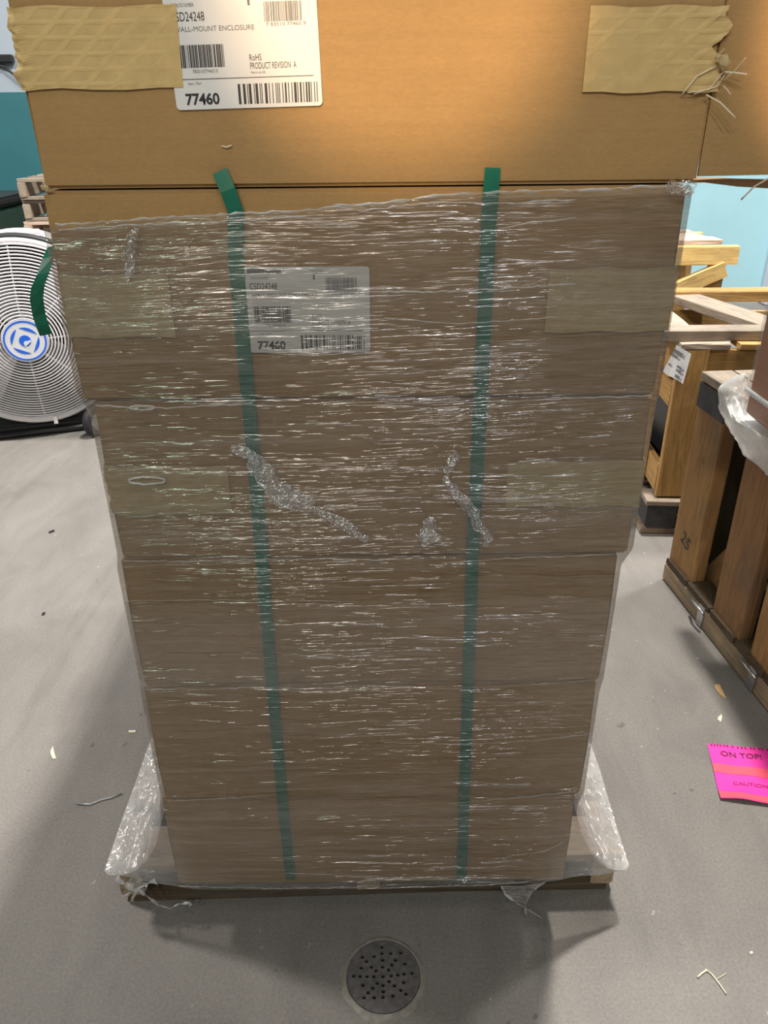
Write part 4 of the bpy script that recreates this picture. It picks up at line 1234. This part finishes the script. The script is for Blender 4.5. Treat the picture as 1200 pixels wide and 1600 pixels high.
for (u0, u1, v0, v1) in ((0.12, 0.7, 0.08, 0.2), (0.12, 0.5, 0.25, 0.33), (0.6, 0.85, 0.5, 0.58), (0.15, 0.3, 0.6, 0.66), (0.62, 0.88, 0.62, 0.70), (0.65, 0.88, 0.8, 0.9)):
    vv = []
    for (u, t) in ((u0, v0), (u0, v1), (u1, v1), (u1, v0)):
        p = cor[0].lerp(cor[1], u).lerp(cor[3].lerp(cor[2], u), t); p.x -= 0.009; p.y -= 0.002; vv.append(p)
    mk('print_block', vv, [(0, 1, 2, 3)], M['ink_grey'], sh_)

# open lid frame, not a pallet, lying on top of the middle crate
lf = thing('crate_lid_frame', (c2x, c2y, H2 + 0.165), 'gappy grey timber lid frame lying flat across the top of the open pine crate', 'pallet', -0.02)
zf = 0.017
board('front_rail', lf, (0.36, 0.065, zf), (0.82, 0.075, 0.032), 'grey', variant=0)
board('rear_rail', lf, (0.46, 0.60, zf + 0.005), (0.84, 0.075, 0.042), 'pine', variant=1)
board('cross_rail', lf, (0.275, 0.330, zf), (0.105, 0.50, 0.028), 'grey', rot=(0, 0, 0.30), variant=2)
board('side_rail', lf, (0.00, 0.33, zf), (0.075, 0.46, 0.028), 'grey', variant=1)
board('rear_block', lf, (0.72, 0.62, zf + 0.035), (0.26, 0.09, 0.02), 'grey', variant=1)
# machinery inside the middle crate
mach = thing('machine_part', (c2x + 0.40, c2y + 0.28, 0.165), 'black machine part with steel lifting eye inside the open crate', 'machine')
bm = bmesh.new(); bm_box(bm, (c2x + 0.41, c2y + 0.29, 0.33), (0.64, 0.44, 0.28)); bmesh.ops.bevel(bm, geom=bm.edges[:], offset=0.02, segments=2, affect='EDGES')
bm_box(bm, (c2x + 0.36, c2y + 0.26, 0.50), (0.30, 0.20, 0.06)); bm_box(bm, (c2x + 0.22, c2y + 0.27, 0.50), (0.05, 0.28, 0.08))
from_bm('casing', bm, M['dark_metal'], mach)
eye = P(1168, 500, 1, c2y + 0.50)
pts = [(eye.x + 0.028 * math.cos(a), eye.y, eye.z + 0.028 * math.sin(a)) for a in [2 * math.pi * k / 20 for k in range(20)]]
g = Geo(); g.add(tube_geo(pts, 0.008, 8, closed=True)); g.add(tube_geo([(eye.x, eye.y, eye.z - 0.03), (eye.x, eye.y, 0.46)], 0.010, 8))
mk('lifting_eye', g.v, g.f, M['steel'], mach, True)

# ------------------------------------------------------------------ bright trestle stand behind
ts = thing('timber_trestle', (1.32, 3.62, 0), 'bright yellow timber trestle stand before the light blue wall', 'trestle', 0.0)
# local x right, y back
zt_ = 0.756
board('top_beam', ts, (0.03, 0.0, zt_ - 0.04), (0.52, 0.04, 0.082), 'pine_bright', variant=0)
board('top_beam', ts, (0.03, 0.45, zt_ - 0.04), (0.52, 0.04, 0.082), 'pine_bright', variant=1)
for k, y in enumerate((0.10, 0.225, 0.35)): board('top_plank', ts, (0.0, y, zt_ + 0.01), (0.40 if k else 0.46, 0.115, 0.02), 'rosy', variant=k)
board('top_plank', ts, (-0.10, 0.30, zt_ + 0.04), (0.38, 0.09, 0.036), 'pine_bright', variant=2)
for k, (x, y) in enumerate(((-0.17, 0.03), (0.24, 0.03), (-0.17, 0.42), (0.24, 0.42))):
    board('leg', ts, (x - 0.02, y + 0.01, (zt_ - 0.08) / 2), (0.07, 0.04, zt_ - 0.08), 'pine', variant=k % 3)
board('brace', ts, (0.075, -0.01, 0.585), (0.36, 0.035, 0.072), 'pine_bright', rot=(0, -0.42, 0))
board('brace', ts, (0.04, 0.40, 0.60), (0.30, 0.035, 0.06), 'pine', rot=(0, 1.1, 0))
